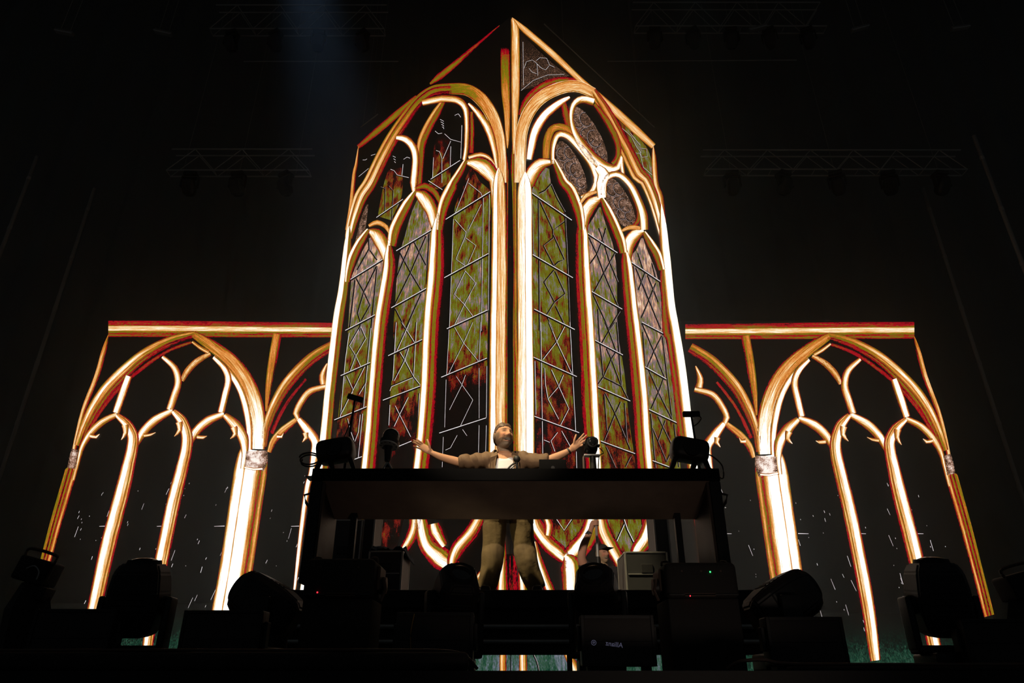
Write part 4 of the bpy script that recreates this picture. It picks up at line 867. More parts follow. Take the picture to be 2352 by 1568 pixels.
MB().box((w_ * 0.03, -0.0735, z_ + h_ * 0.2), (0.07, 0.002, 0.05)).build('rating_sticker', 'label', lp)
lq, w_, h_, z_ = led_panel(1333, 1500, 1412, 4.95, 'dark strobe panel with a small painted reflection of logo lettering')
led_panel(1757, 1932, 1416, 4.9, 'dark strobe panel in front of the right clustered column')
led_panel(2206, 2400, 1421, 4.9, 'dark strobe panel at the far right of the stage front')
def text_mesh(body, size, name, m, parent, mtx, depth=0.001):
    cu = bpy.data.curves.new(name, 'FONT'); cu.body = body; cu.size = size; cu.extrude = depth
    tmp = bpy.data.objects.new('tmp', cu); C.objects.link(tmp)
    me = bpy.data.meshes.new_from_object(tmp.evaluated_get(bpy.context.evaluated_depsgraph_get()))
    bpy.data.objects.remove(tmp); bpy.data.curves.remove(cu)
    me.transform(mtx); me.materials.append(M[m]); me.name = name
    o = bpy.data.objects.new(name, me); link(o, parent); return o
# painted reflection of a sign: mirrored lettering sloping down right, after a ringed mark
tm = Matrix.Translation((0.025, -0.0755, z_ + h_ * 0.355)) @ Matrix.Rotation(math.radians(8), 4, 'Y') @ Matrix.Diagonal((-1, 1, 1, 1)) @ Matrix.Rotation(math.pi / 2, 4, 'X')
text_mesh('Allianz', 0.042, 'reflected_lettering', 'logo', lq, tm)
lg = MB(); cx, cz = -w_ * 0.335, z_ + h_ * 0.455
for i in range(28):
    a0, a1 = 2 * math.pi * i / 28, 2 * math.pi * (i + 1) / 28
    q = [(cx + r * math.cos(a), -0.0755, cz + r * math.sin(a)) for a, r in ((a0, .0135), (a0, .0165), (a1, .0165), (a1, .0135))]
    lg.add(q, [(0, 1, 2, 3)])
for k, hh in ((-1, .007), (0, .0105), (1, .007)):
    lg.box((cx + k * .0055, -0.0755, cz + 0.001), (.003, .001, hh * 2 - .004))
lg.build('reflected_mark', 'logo', lq)

# large lamp cases with status lights
def lamp_case(px0, px1, py0, d, label, green, side, leds):
    a = at(px0, py0, d); b = at(px1, py0, d); w = b.x - a.x; h = a.z - FLOOR; cx = (a.x + b.x) / 2
    t = thing('lamp_case', label, 'stage machine', (cx, d + 0.22, FLOOR))
    hb = h - (Z(1372, d) - FLOOR)
    MB().box((0, 0, h - hb / 2), (w, 0.44, hb), 0.035).build('upper_housing', 'matte', t, smooth='auto')
    MB().box((0, 0.01, (h - hb) / 2), (w * 0.98, 0.40, h - hb), 0.012).build('base_housing', 'matte', t, smooth='auto')
    MB().box((0, -0.215, h - hb + 0.02), (w * 0.96, 0.02, 0.012), 0.003).build('seam_rail', 'black', t)
    for sx in (-1, 1):
        x = sx * w * 0.42
        MB().tube([(x - 0.025, -0.05, h - 0.01), (x - 0.02, -0.05, h + 0.025), (x + 0.02, -0.05, h + 0.025), (x + 0.03, -0.05, h - 0.01)], 0.008, 8, smooth=3).build('lift_handle', 'post', t)
    # yoke plate with a clamp on the side that shows
    s = side
    MB().box((s * (w / 2 + 0.012), 0.0, h - hb * 0.45), (0.024, 0.22, hb * 0.62), 0.008).build('yoke_plate', 'post', t)
    MB().loft([(s * (w / 2 + 0.02), -0.04, h - hb * 0.62), (s * (w / 2 + 0.06), -0.04, h - hb * 0.62)], [0.06, 0.055], 18, up=(0, 1, 0)).build('yoke_knob', 'black', t, smooth='auto')
    MB().loft([(s * (w / 2 + 0.05), -0.12, h - hb * 0.45), (s * (w / 2 + 0.07), -0.13, h - hb * 0.75), (s * (w / 2 + 0.045), -0.13, h - hb * 1.05)], [0.012, 0.012, 0.01], 8).build('clamp_lever', 'post', t)
    MB().box((s * w * 0.05, -0.223, h - hb * 0.92), (w * 0.42, 0.004, 0.022)).build('label_strip', 'label', t)
    for k in (-1, 0, 1):
        MB().loft([(k * w * 0.27 , -0.224, h - 0.06), (k * w * 0.27, -0.216, h - 0.06)], [0.007, 0.007], 10, up=(0, 0, 1)).build('screw', 'post', t)
    for (px, py, m) in leds:
        p = at(px, py, d); MB().sphere((p.x - cx, -0.222, p.z - FLOOR), 0.0055, 8, 6).build('status_light', m, t, label='small %s status light' % ('green' if m == 'led_green' else 'red'))
    return t
lamp_case(703, 862, 1281, 4.95, 'tall black lamp case with a red status light, left', False, 1, [(729, 1360, 'led_red')])
lamp_case(1526, 1690, 1290, 4.95, 'tall black lamp case with green and red status lights, right', True, -1, [(1631, 1313, 'led_green'), (1585, 1368, 'led_red')])

# strobes with bail handles at the outer edges
def bail_strobe(px, py, d, label, mirror, number=None):
    p = at(px, py, d)
    t = thing('bail_strobe', label, 'stage light', (p.x, d, FLOOR))
    z = p.z - FLOOR; s = -1 if mirror else 1
    R = Matrix.Translation((0, 0, z)) @ Matrix.Rotation(s * math.radians(14), 4, 'Y')
    MB().box((0, 0, 0), (0.24, 0.2, 0.17), 0.02, R).build('lamp_body', 'matte', t, smooth='auto')
    MB().tube([(-0.11, -0.06, 0.08), (-0.10, -0.06, 0.135), (0.10, -0.06, 0.135), (0.125, -0.06, 0.10), (0.125, -0.06, -0.04)], 0.011, 8, R, smooth=5).build('bail_handle', 'post', t)
    MB().tube([(-0.02, -0.11, 0.0), (0.03, -0.115, 0.03), (0.08, -0.11, 0.0), (0.09, -0.11, -0.05)], 0.006, 6, R, smooth=4).build('safety_wire', 'alu', t)
    MB().box((0.12, -0.02, -0.13), (0.11, 0.12, 0.09), 0.01, R).build('driver_box', 'matte', t, smooth='auto')
    mb = MB(); mb.loft([(0, 0, 0), (0, 0, z - 0.26), (0, 0, z - 0.08)], [0.13, 0.17, 0.10], 4, rot=math.pi / 4); mb.build('stand_cover', 'matte', t)
    MB().box((0, 0, 0.01), (0.3, 0.3, 0.02)).build('foot_plate', 'matte', t)
    if number:
        text_mesh(number, 0.045, 'number_sticker', 'logo' if False else 'label', t, R @ Matrix.Translation((0.095, -0.0815, -0.145)) @ Matrix.Rotation(math.pi / 2, 4, 'X'))
    return t
bail_strobe(88, 1312, 5.35, 'boxy strobe with bail handle at the left picture edge', False)
bail_strobe(2340, 1345, 5.35, 'boxy strobe with bail handle and number sticker at the right picture edge', True, '12')

# front edge of the stage: cable ramp and cables
def lip():
    o = MB().box((-3.3, 4.42, FLOOR + 0.05), (6.1, 0.16, 0.10), 0.03).build('cable_ramp', 'matte', smooth='auto')
    tag(o, 'long black cable ramp along the left of the stage front', 'cable ramp')
    o = MB().box((4.9, 4.42, FLOOR + 0.012), (6.6, 0.14, 0.024), 0.008).build('cable_ramp', 'matte', smooth='auto')
    tag(o, 'long black cable ramp along the right of the stage front', 'cable ramp')
    pts = [(-4.2, 4.40, FLOOR + 0.109)] + [(-4.2 + i * 0.32, 4.40 + 0.03 * math.sin(i * 1.7), FLOOR + 0.109) for i in range(1, 12)] + [(-0.32, 4.44, FLOOR + 0.10), (-0.2, 4.46, FLOOR + 0.012)]
    o = MB().tube(pts, 0.009, 8, smooth=4).build('floor_cable', 'cord', smooth=True); tag(o, 'brown cable lying along the left stage edge', 'cable')
    pts = [(1.25, 4.48, FLOOR + 0.012), (1.32, 4.44, FLOOR + 0.05), (1.45, 4.42, FLOOR + 0.06), (1.6, 4.40, FLOOR + 0.037), (2.2, 4.40, FLOOR + 0.034), (3.2, 4.42, FLOOR + 0.034), (4.4, 4.40, FLOOR + 0.034)]
    o = MB().tube(pts, 0.010, 8, smooth=6).build('floor_cable', 'cord', smooth=True); tag(o, 'brown cable lying along the right stage edge', 'cable')
lip()

# ------------------------------------------------------------------ things on the booth
DZ = ZDESK + 0.004
def mon_light(px, py, d, label, s):
    """rounded black effect light on slanted legs, cable loop behind it, T-shaped antenna on top"""
    p = at(px, py, d); t = thing('booth_light', label, 'stage light', (p.x, d, DZ)); z = p.z - DZ
    R = Matrix.Translation((0, 0, z)) @ Matrix.Rotation(s * math.radians(11), 4, 'Y')
    MB().box((0, 0, 0), (0.37, 0.26, 0.23), 0.07, R).build('lamp_body', 'black', t, smooth='auto')
    MB().loft([R @ Vector((0, -0.12, 0)), R @ Vector((0, -0.145, 0))], [0.09, 0.085], 24).build('lens_rim', 'rubber', t, smooth='auto')
    for dx, tx in ((-0.15, -0.24), (0.06, -0.03), (0.14, 0.20)):
        MB().loft([(s * dx, 0, z - 0.08), (s * tx, 0, 0.004)], [0.03, 0.022], 8).build('leg', 'black', t)
    MB().box((0, 0, 0.006), (0.5, 0.16, 0.012), 0.003).build('base_plate', 'black', t)
    return t, p, z
tl, pl, zl = mon_light(772, 1036, 6.75, 'rounded black effect light on the left end of the booth', -1)
tr, pr, zr = mon_light(1583, 1035, 6.75, 'rounded black effect light on slanted legs, right end of the booth', 1)
def loops(t, s, z):
    pts = []
    for k in range(22):
        a = k * 0.62; pts.append((s * (0.20 + 0.07 + 0.10 * math.cos(a)), 0.03 + 0.004 * k, z - 0.055 + 0.055 * math.sin(a) - 0.001 * k))
    MB().tube(pts, 0.008, 7, smooth=3).build('cable_loop', 'rubber', t, smooth=True)
loops(tl, -1, zl)
MB().tube([(0.18, 0.03, zr - 0.02), (0.25, 0.03, zr - 0.06), (0.32, 0.03, zr - 0.15), (0.30, 0.03, 0.012), (0.16, 0.03, zr - 0.12)], 0.007, 7, smooth=5).build('cable_loop', 'rubber', tr, smooth=True)
def t_antenna(base_px, top_px, d, label, tilt, hook):
    a = at(base_px[0], base_px[1], d); b = at(top_px[0], top_px[1], d)
    t = thing('antenna_mast', label, 'antenna', (a.x, d, DZ))
    A = Vector((0, 0, 0.0)); Bv = Vector((b.x - a.x, 0, b.z - DZ))
    MB().loft([A, A.lerp(Bv, .5), Bv], [0.016, 0.012, 0.010], 10).build('mast', 'rubber', t, smooth=True)
    R = Matrix.Translation(Bv) @ Matrix.Rotation(tilt, 4, 'Y')
    MB().box((0, 0, 0.02), (0.18, 0.05, 0.058), 0.012, R).build('cross_bar', 'rubber', t, smooth='auto')
    MB().box((0, 0, 0.006), (0.12, 0.10, 0.012), 0.003).build('foot', 'rubber', t)
    if hook:
        MB().tube([Bv + Vector((0.08, 0, 0.0)), Bv + Vector((0.10, 0, -0.03)), Bv + Vector((0.06, 0, -0.08)), Bv + Vector((0.01, 0, -0.115))], 0.006, 6, smooth=5).build('hook_cable', 'rubber', t, smooth=True)
    else:
        MB().tube([Bv + Vector((0.0, 0, -0.06)), Bv + Vector((-0.03, 0.02, -0.25)), Bv + Vector((-0.10, 0.02, -0.5))], 0.007, 6, smooth=5).build('hanging_cable', 'rubber', t, smooth=True)
t_antenna((797, 1010), (815, 918), 6.95, 'thin mast with a tilted dark crossbar above the left booth light', math.radians(17), False)
t_antenna((1600, 1010), (1588, 955), 6.95, 'short mast with a level crossbar above the right booth light', 0.0, True)
def dome_camera():
    d = 6.75; p = at(893, 1022, d); t = thing('dome_camera', 'dome camera with a white underside on a small tripod', 'camera', (p.x, d, DZ)); z = p.z - DZ
    R = Matrix.Translation((0, 0, z)) @ Matrix.Rotation(math.radians(-14), 4, 'X') @ Matrix.Rotation(math.radians(6), 4, 'Y')
    MB().loft([(0, 0, 0.02), (0, 0, 0.10)], [0.085, 0.085], 32, mtx=R).build('dome_body', 'black', t, smooth='auto')
    MB().sphere((0, 0, 0.10), (0.085, 0.085, 0.09), 32, 16, R).build('dome_top', 'glass', t, smooth=True)
    MB().loft([(0, 0, 0.0), (0, 0, 0.035)], [0.10, 0.105], 32, mtx=R).build('collar', 'black', t, smooth='auto')
    u = MB().loft([(0, 0, -0.012), (0, 0, 0.002)], [0.095, 0.099], 32, mtx=R).build('underside_plate', 'white_plastic', t, smooth='auto', label='white round underside plate')
    for k in range(10):
        a = 2 * math.pi * k / 10; MB().box((0.078 * math.cos(a), 0.078 * math.sin(a), -0.013), (0.014, 0.009, 0.004), 0, R).build('vent_slot', 'rubber', u)
    MB().loft([R @ Vector((0, 0, -0.015)), (0, 0, z * 0.55), (0, 0, z * 0.35)], [0.045, 0.032, 0.028], 14).build('neck', 'rubber', t, smooth='auto')
    for a in (0.3, 2.2, 4.1):
        MB().loft([(0, 0, z * 0.5), (0.11 * math.cos(a), 0.11 * math.sin(a), 0.006)], [0.014, 0.009], 8).build('tripod_leg', 'alu', t)
dome_camera()
def robot_camera():
    d = 6.85; p = at(1358, 1030, d); t = thing('gimbal_camera', 'small dark gimbal camera beside the performer\'s braceleted hand', 'camera', (p.x, d, DZ)); z = p.z - DZ
    R = Matrix.Translation((0, 0, z + 0.03)) @ Matrix.Rotation(math.radians(8), 4, 'Y')
    MB().box((0, 0, 0), (0.13, 0.15, 0.15), 0.03, R).build('camera_body', 'dull', t, smooth='auto')
    MB().loft([R @ Vector((0, -0.07, 0)), R @ Vector((0, -0.14, 0.0))], [0.05, 0.055], 22).build('lens_barrel', 'rubber', t, smooth='auto')
    MB().sphere(tuple(R @ Vector((0, -0.135, 0))), (0.045, 0.015, 0.045), 18, 8).build('lens', 'glass', t, smooth=True)
    for k in range(6):
        a = k * 1.05; MB().box((0.075 * math.cos(a), -0.03, 0.075 * math.sin(a)), (0.02, 0.06, 0.02), 0.004, R).build('ridge', 'rubber', t)
    MB().box((-0.085, 0, z * 0.35), (0.014, 0.07, z * 0.8), 0.004).build('arm', 'post', t)
    MB().box((0.0, 0, z - 0.075), (0.16, 0.08, 0.016), 0.004).build('cradle', 'alu', t)
    MB().loft([(0.01, 0, z - 0.08), (0.01, 0, 0.02)], [0.03, 0.04], 14).build('post', 'rubber', t, smooth='auto')
    MB().box((0.03, 0, 0.012), (0.30, 0.12, 0.024), 0.006).build('base_plate', 'rubber', t, smooth='auto')
    MB().tube([(0.08, -0.02, z), (0.12, -0.02, z - 0.05), (0.07, -0.03, z - 0.10), (0.05, -0.02, 0.02)], 0.005, 6, smooth=5).build('cable', 'rubber', t)
robot_camera()
def laptop():
    d = 6.72; p = at(1269, 1056, d); t = thing('laptop', 'open dark laptop seen from behind on the booth', 'laptop', (p.x, d, DZ)); h = p.z - DZ; w = 62 / F / 0.97 * d
    MB().box((0, 0.12, 0.01), (w, 0.24, 0.018), 0.006).build('keyboard_base', 'dull', t, smooth='auto')
    R = Matrix.Translation((0, 0.0, 0.02)) @ Matrix.Rotation(math.radians(10), 4, 'X')
    MB().box((0, 0, (h - 0.02) / 2), (w, 0.012, h - 0.02), 0.006, R).build('screen_lid', 'dull', t, smooth='auto')
    MB().loft([R @ Vector((0, -0.006, h * 0.45)), R @ Vector((0, -0.0085, h * 0.45))], [0.018, 0.018], 20).build('lid_badge', 'rubber', t)
laptop()
def microphone():
    d = 6.6; p = at(1187, 1054, d); t = thing('boom_microphone', 'black microphone with a foam ball on a short bent arm', 'microphone', (p.x, d, DZ)); z = p.z - DZ
    MB().sphere((0, 0, z), 0.034, 20, 14).build('foam_ball', 'rubber', t, smooth=True)
    MB().loft([(0, 0, z - 0.03), (0.004, 0, z - 0.07), (0.006, 0.01, 0.0)], [0.016, 0.014, 0.012], 10).build('handle', 'rubber', t, smooth=True)
    MB().tube([(-0.01, 0.0, z - 0.035), (-0.06, 0.01, z - 0.065), (-0.13, 0.02, 0.012), (-0.16, 0.02, 0.004)], 0.009, 8, smooth=4).build('boom_arm', 'rubber', t, smooth=True)
    MB().tube([(0, 0.0, z - 0.05), (-0.05, 0.0, z - 0.09), (-0.09, 0.0, 0.01)], 0.005, 8, smooth=4).build('cable', 'rubber', t, smooth=True)
    MB().box((-0.03, 0.01, 0.006), (0.12, 0.08, 0.012), 0.003).build('base', 'rubber', t)
microphone()

# ------------------------------------------------------------------ trusses, hung lights, tower masts, pipes
def truss(px0, px1, py0, py1, d, label):
    a = at(px0, py0, d); b = at(px1, py0, d); hz = a.z - at(px0, py1, d).z; L = b.x - a.x
    t = thing('lighting_truss', label, 'truss', ((a.x + b.x) / 2, d, a.z - hz))
    dd = 0.34; n = max(4, int(L / 0.75))
    for z in (0, hz):
        for y in (-dd / 2, dd / 2):
            MB().tube([(-L / 2, y, z), (L / 2, y, z)], 0.027, 8).build('chord', 'truss', t, smooth=True)
    me = None
    for i in range(n + 1):
        x = -L / 2 + L * i / n
        for y in (-dd / 2, dd / 2):
            if i < n:
                z0, z1 = (0, hz) if i % 2 == 0 else (hz, 0)
                MB().tube([(x, y, z0), (x + L / n, y, z1)], 0.015, 6).build('brace', 'truss', t)
        MB().tube([(x, -dd / 2, 0), (x, dd / 2, 0)], 0.015, 6).build('cross_tube', 'truss', t)
    # wire ropes up to the roof
    for x in (-L * 0.4, 0.0, L * 0.4):
        MB().tube([(x, 0, 0), (x, 0, ROOF - 0.03 - (a.z - hz))], 0.006, 5).build('wire_rope', 'mast', t)
    return t, a, b, a.z - hz
TRUSS = [((500, 890, 20, 74, 19.0), 'lighting truss high at the upper left of the dark roof', 4),
         ((400, 720, 350, 398, 19.2), 'lower lighting truss left of the LED tower', 3),
         ((1452, 1880, 14, 68, 19.0), 'lighting truss high at the upper right of the dark roof', 5),
         ((1612, 2200, 352, 396, 19.2), 'lower lighting truss right of the LED tower', 5)]
proto = None; hn = 0
NAMES = {0: ['leftmost', 'second', 'third', 'rightmost'], 1: ['leftmost', 'middle', 'rightmost'], 2: ['leftmost', 'second', 'middle', 'fourth', 'rightmost'], 3: ['leftmost', 'second', 'middle', 'fourth', 'rightmost']}
WHERE = ['the upper left truss', 'the lower left truss', 'the upper right truss', 'the lower right truss']
for k, (q, lb, n) in enumerate(TRUSS):
    t, a, b, z = truss(*q, lb)
    for i in range(n):
        u = (i + 0.5) / n; x = a.x + (b.x - a.x) * u; s = 1.25
        lab = 'dim stage light hanging %s under %s' % (NAMES[k][i], WHERE[k])
        loc = (x, q[4], z - 0.026)
        if proto is None:
            proto = moving_head(lab, loc, s, 0, math.radians(40), 0.27, 'dark lights hanging from the trusses', True, True); o = proto
        else:
            o = copy_tree(proto); o.location = loc; o['label'] = lab
        o.rotation_euler = (math.pi, 0, random.uniform(-.6, .6))
def bare_lamp(px, py, d, rot, label):
    p = at(px, py, d); t = thing('par_bar', label, 'stage light', p, 0)
    R = Matrix.Rotation(rot, 4, 'Y')
    MB().box((0, 0, 0), (0.75, 0.2, 0.13), 0.03, R).build('lamp_bar', 'alu', t, smooth='auto')
    for sx in (-0.2, 0.2):
        h0 = R @ Vector((sx, 0, 0.05)); MB().tube([h0, Vector((h0.x, h0.y, ROOF - 0.03 - p.z))], 0.006, 6).build('hanger', 'truss', t)
for (px, py, r, lb) in ((148, 74, .25, 'slanted dim light bar at the upper left corner'), (375, 75, .3, 'slanted dim light bar left of the upper left truss'),
                        (1740, 65, -.35, 'slanted dim light bar below the upper right truss'), (1975, 65, -.35, 'slanted pinkish light bar right of the upper right truss'), (2205, 64, -.2, 'slanted dim light bar at the upper right corner')):
    bare_lamp(px, py, 18.6, r, lb)
def mast(px, py, d, label, w=0.0, z1=16):
    p = at(px, py, d); t = thing('support_mast', label, 'mast', (p.x, d, FLOOR))
    MB().tube([(0, 0, 0), (0, 0, z1)], 0.06, 10).build('pole', 'mast', t, smooth=True)
    MB().box((0, 0, 0.02), (0.5, 0.5, 0.04)).build('foot_plate', 'truss', t)
    for k in range(int(z1 / 2)):
        MB().loft([(0, 0, 1 + 2 * k), (0, 0, 1.12 + 2 * k)], [0.07, 0.07], 10).build('coupler', 'mast', t)
mast(70, 400, 18.5, 'thin support mast at the far left behind the screen'); mast(215, 440, 20.2, 'second thin support mast from the left edge')
mast(2270, 400, 17.5, 'thin support mast at the far right edge'); mast(2112, 410, 20.2, 'thin support mast behind the right screen, second from the edge')
def pipe(p0, p1, label, r=0.02):
    c = (p0 + p1) / 2; o = thing('hanging_pipe', label, 'pipe', c)
    MB().tube([p0 - c, p1 - c], r, 8).build('pipe_tube', 'truss', o, smooth=True)
    for f in (0.15, 0.85):
        q = p0.lerp(p1, f); MB().tube([q - c, Vector((q.x - c.x, q.y - c.y, ROOF - 0.03 - c.z))], 0.004, 5).build('wire_rope', 'mast', o)
    return o
pipe(at(560, 141, 19.6), at(915, 141, 19.6), 'thin level pipe below the upper left truss')
pipe(at(1395, 141, 19.6), at(1830, 138, 19.6), 'thin level pipe below the upper right truss')
zp = TOP.z + 0.55
pipe(hray(1250, 55, zp + 0.2), hray(1503, 292, zp + 0.2), 'slanting rigging pipe above the right tower face', 0.015)
pipe(hray(828, 292, zp), hray(868, 262, zp), 'short rigging pipe end beside the left tower corner', 0.015)
# ------------------------------------------------------------------ people
def evaluate(mb, voxel, smooth_it=4, smooth_f=0.5):
    """join overlapping closed pieces into one continuous skin"""
    me = mb.mesh('tmp_body'); o = bpy.data.objects.new('tmp_body', me); C.objects.link(o)
    bm = bmesh.new(); bm.from_mesh(me); bmesh.ops.recalc_face_normals(bm, faces=bm.faces[:]); bm.to_mesh(me); bm.free()
    r = o.modifiers.new('r', 'REMESH'); r.mode = 'VOXEL'; r.voxel_size = voxel
    s = o.modifiers.new('s', 'SMOOTH'); s.factor = smooth_f; s.iterations = smooth_it
    out = bpy.data.meshes.new_from_object(o.evaluated_get(bpy.context.evaluated_depsgraph_get()))
    bpy.data.objects.remove(o); bpy.data.meshes.remove(me)
    return out
def put(me, name, m, parent):
    me.name = name; me.materials.clear(); me.materials.append(M[m]); me.shade_smooth()
    o = bpy.data.objects.new(name, me); link(o, parent); return o
def gauss(p, c, r):
    q = [(p[i] - c[i]) / r[i] for i in range(3)]
    return math.exp(-(q[0] ** 2 + q[1] ** 2 + q[2] ** 2))
def head_shape():
    """head about 0.235 m tall, face toward -y, origin at its centre; returns MB and the feature list used for colouring"""
    mb = MB(); mb.sphere((0, 0, 0), (0.076, 0.096, 0.118), 56, 44)
    out = []
    for v in mb.v:
        x, y, z = v
        # narrow jaw, flat sides, round skull
        if z < -0.01:
            k = min(1, (-z - 0.01) / 0.108)
            x *= 1 - 0.22 * k * k
            if y < 0: y -= 0.020 * k * (1 if abs(x) < 0.05 else 0.5)
            else: y *= 1 - 0.38 * k
        if z > 0.03 and y > 0: y *= 1.05
        p = (x, y, z); ax = abs(x)
        f = 0.0; fr = 1.0 if y < -0.01 else 0.0
        f += 0.026 * gauss((x, 0, z), (0, 0, -0.024), (0.014, 1, 0.015))       # nose tip
        f += 0.017 * gauss((x, 0, z), (0, 0, 0.004), (0.011, 1, 0.024))        # bridge
        f += 0.011 * gauss((ax, 0, z), (0.015, 0, -0.030), (0.010, 1, 0.010))   # wings
        f += 0.006 * gauss((ax, 0, z), (0.028, 0, 0.036), (0.026, 1, 0.010))    # brows
        f -= 0.009 * gauss((ax, 0, z), (0.031, 0, 0.014), (0.018, 1, 0.011))    # eye sockets
        f += 0.004 * gauss((ax, 0, z), (0.032, 0, 0.004), (0.014, 1, 0.006))    # lower lids
        f += 0.011 * gauss((ax, 0, z), (0.044, 0, -0.020), (0.020, 1, 0.018))   # smiling cheeks
        f -= 0.006 * gauss((ax, 0, z), (0.036, 0, -0.052), (0.008, 1, 0.022))   # smile creases
        f += 0.007 * gauss((x, 0, z), (0, 0, -0.051), (0.028, 1, 0.007))        # upper lip
        f += 0.009 * gauss((x, 0, z), (0, 0, -0.083), (0.024, 1, 0.008))        # lower lip
        f -= 0.024 * gauss((x, 0, z), (0, 0, -0.067), (0.025, 1, 0.008))        # open mouth
        f += 0.013 * gauss((x, 0, z), (0, 0, -0.107), (0.028, 1, 0.014))        # chin
        f *= fr
        out.append((x, y - f, z))
    mb.v = out
    for s in (-1, 1):
        R = Matrix.Translation((s * 0.078, 0.012, -0.008)) @ Matrix.Rotation(s * math.radians(22), 4, 'Z')
        mb.sphere((0, 0, 0), (0.010, 0.022, 0.036), 16, 12, R)
    return mb
def face_colour(q, skin, beard, grey):
    x, y, z = q; ax = abs(x); c = list(skin)
    def mix(t, k):
        for i in range(3): c[i] = c[i] * (1 - k) + t[i] * k
    if y < 0.03:
        mix((skin[0] * 0.95, skin[1] * 0.62, skin[2] * 0.6), 0.5 * gauss((ax, 0, z), (0.045, 0, -0.02), (0.022, 1, 0.02)))
        mix((skin[0] * 0.95, skin[1] * 0.62, skin[2] * 0.6), 0.5 * gauss((ax, 0, z), (0.0, 0, -0.026), (0.016, 1, 0.014)))
        # beard: jaw, chin, upper lip, side burns
        b = 0.0
        if z < -0.042: b = max(b, min(1, (-0.042 - z) / 0.012))
        if ax > 0.056 and z < 0.03: b = max(b, min(1, (0.03 - z) / 0.03) * min(1, (ax - 0.056) / 0.010))
        if -0.058 < z < -0.036 and ax < 0.036: b = max(b, 0.9)
        n = mnoise.noise((x * 190, y * 190, z * 190))
        g = min(1, max(0, (-0.078 - z) / 0.02)) if ax < 0.045 else 0.25
        t = [beard[i] * (1 - g) + grey[i] * g for i in range(3)]
        t = [v * (1 + 0.35 * n) for v in t]
        mix(t, max(0, min(0.96, b * (0.95 + 0.2 * n))))
        if y < -0.045:
            mix((0.30, 0.085, 0.07), 0.8 * gauss((x, 0, z), (0, 0, -0.080), (0.022, 1, 0.005)))
            mix((0.02, 0.005, 0.005), min(1, 1.9 * gauss((x, 0, z), (0, 0, -0.067), (0.023, 1, 0.008))))
            mix((0.62, 0.58, 0.5), min(0.95, 1.4 * gauss((x, 0, z), (0, 0, -0.0595), (0.018, 1, 0.0042))))
            mix((0.030, 0.016, 0.010), min(0.97, 1.6 * gauss((ax, 0, z), (0.031, 0, 0.0125 - 6 * (ax - 0.031) ** 2), (0.015, 1, 0.0052))))
            mix((0.05, 0.03, 0.018), min(0.92, 1.3 * gauss((ax, 0, z), (0.031, 0, 0.037), (0.021, 1, 0.0062))))
            mix((0.20, 0.07, 0.05), 0.7 * gauss((ax, 0, z), (0.007, 0, -0.036), (0.006, 1, 0.004)))
    if z < -0.035 and y > 0.03: pass
    return c
def hair_shape(quiff=0.020, back=-0.06):
    mb = MB(); mb.sphere((0, 0.003, 0.004), (0.0785, 0.100, 0.121), 84, 64)
    v2 = []
    def hairline(v):
        x, y, z = v; r = 0.006 * mnoise.noise((x * 70, y * 70, z * 70))
        if y < -0.04: return 0.064 + 0.010 * (1 - min(1, abs(x) / 0.05)) + r
        if y < 0.012: return 0.064 - (y + 0.04) * 1.55 + r
        return max(back, -0.016 - (y - 0.012) * 1.3) + r
    for v in mb.v:
        x, y, z = v
        n = mnoise.noise((x * 34, y * 34, z * 34)); n2 = mnoise.noise((x * 90 + y * 30, y * 24, z * 60))
        top = max(0, min(1, (z - 0.055) / 0.04))
        g = 0.003 + 0.002 * n + 0.003 * n2 * (0.3 + top)
        g += quiff * top * max(0, min(1, (0.07 - y) / 0.10)) * (0.75 + 0.5 * n)
        k = max(0, min(1, (z - hairline(v)) / 0.022)); g = g * k - 0.002 * (1 - k)
        d = Vector(v).normalized(); v2.append(tuple(Vector(v) + d * g + Vector((0, 0.01 * top * k, 0))))
    def ok(i): return mb.v[i][2] > hairline(mb.v[i])
    fs = [f for f in mb.f if all(ok(i) for i in f)]
    used = sorted({i for f in fs for i in f}); mp = {i: k for k, i in enumerate(used)}
    h = MB(); h.add([v2[i] for i in used], [tuple(mp[i] for i in f) for f in fs]); return h
def finger(mb, pts, r):
    mb.loft(catmull(pts, 4), list(np.linspace(r, r * 0.8, (len(pts) - 1) * 4 + 1)), 10, round_ends=True)

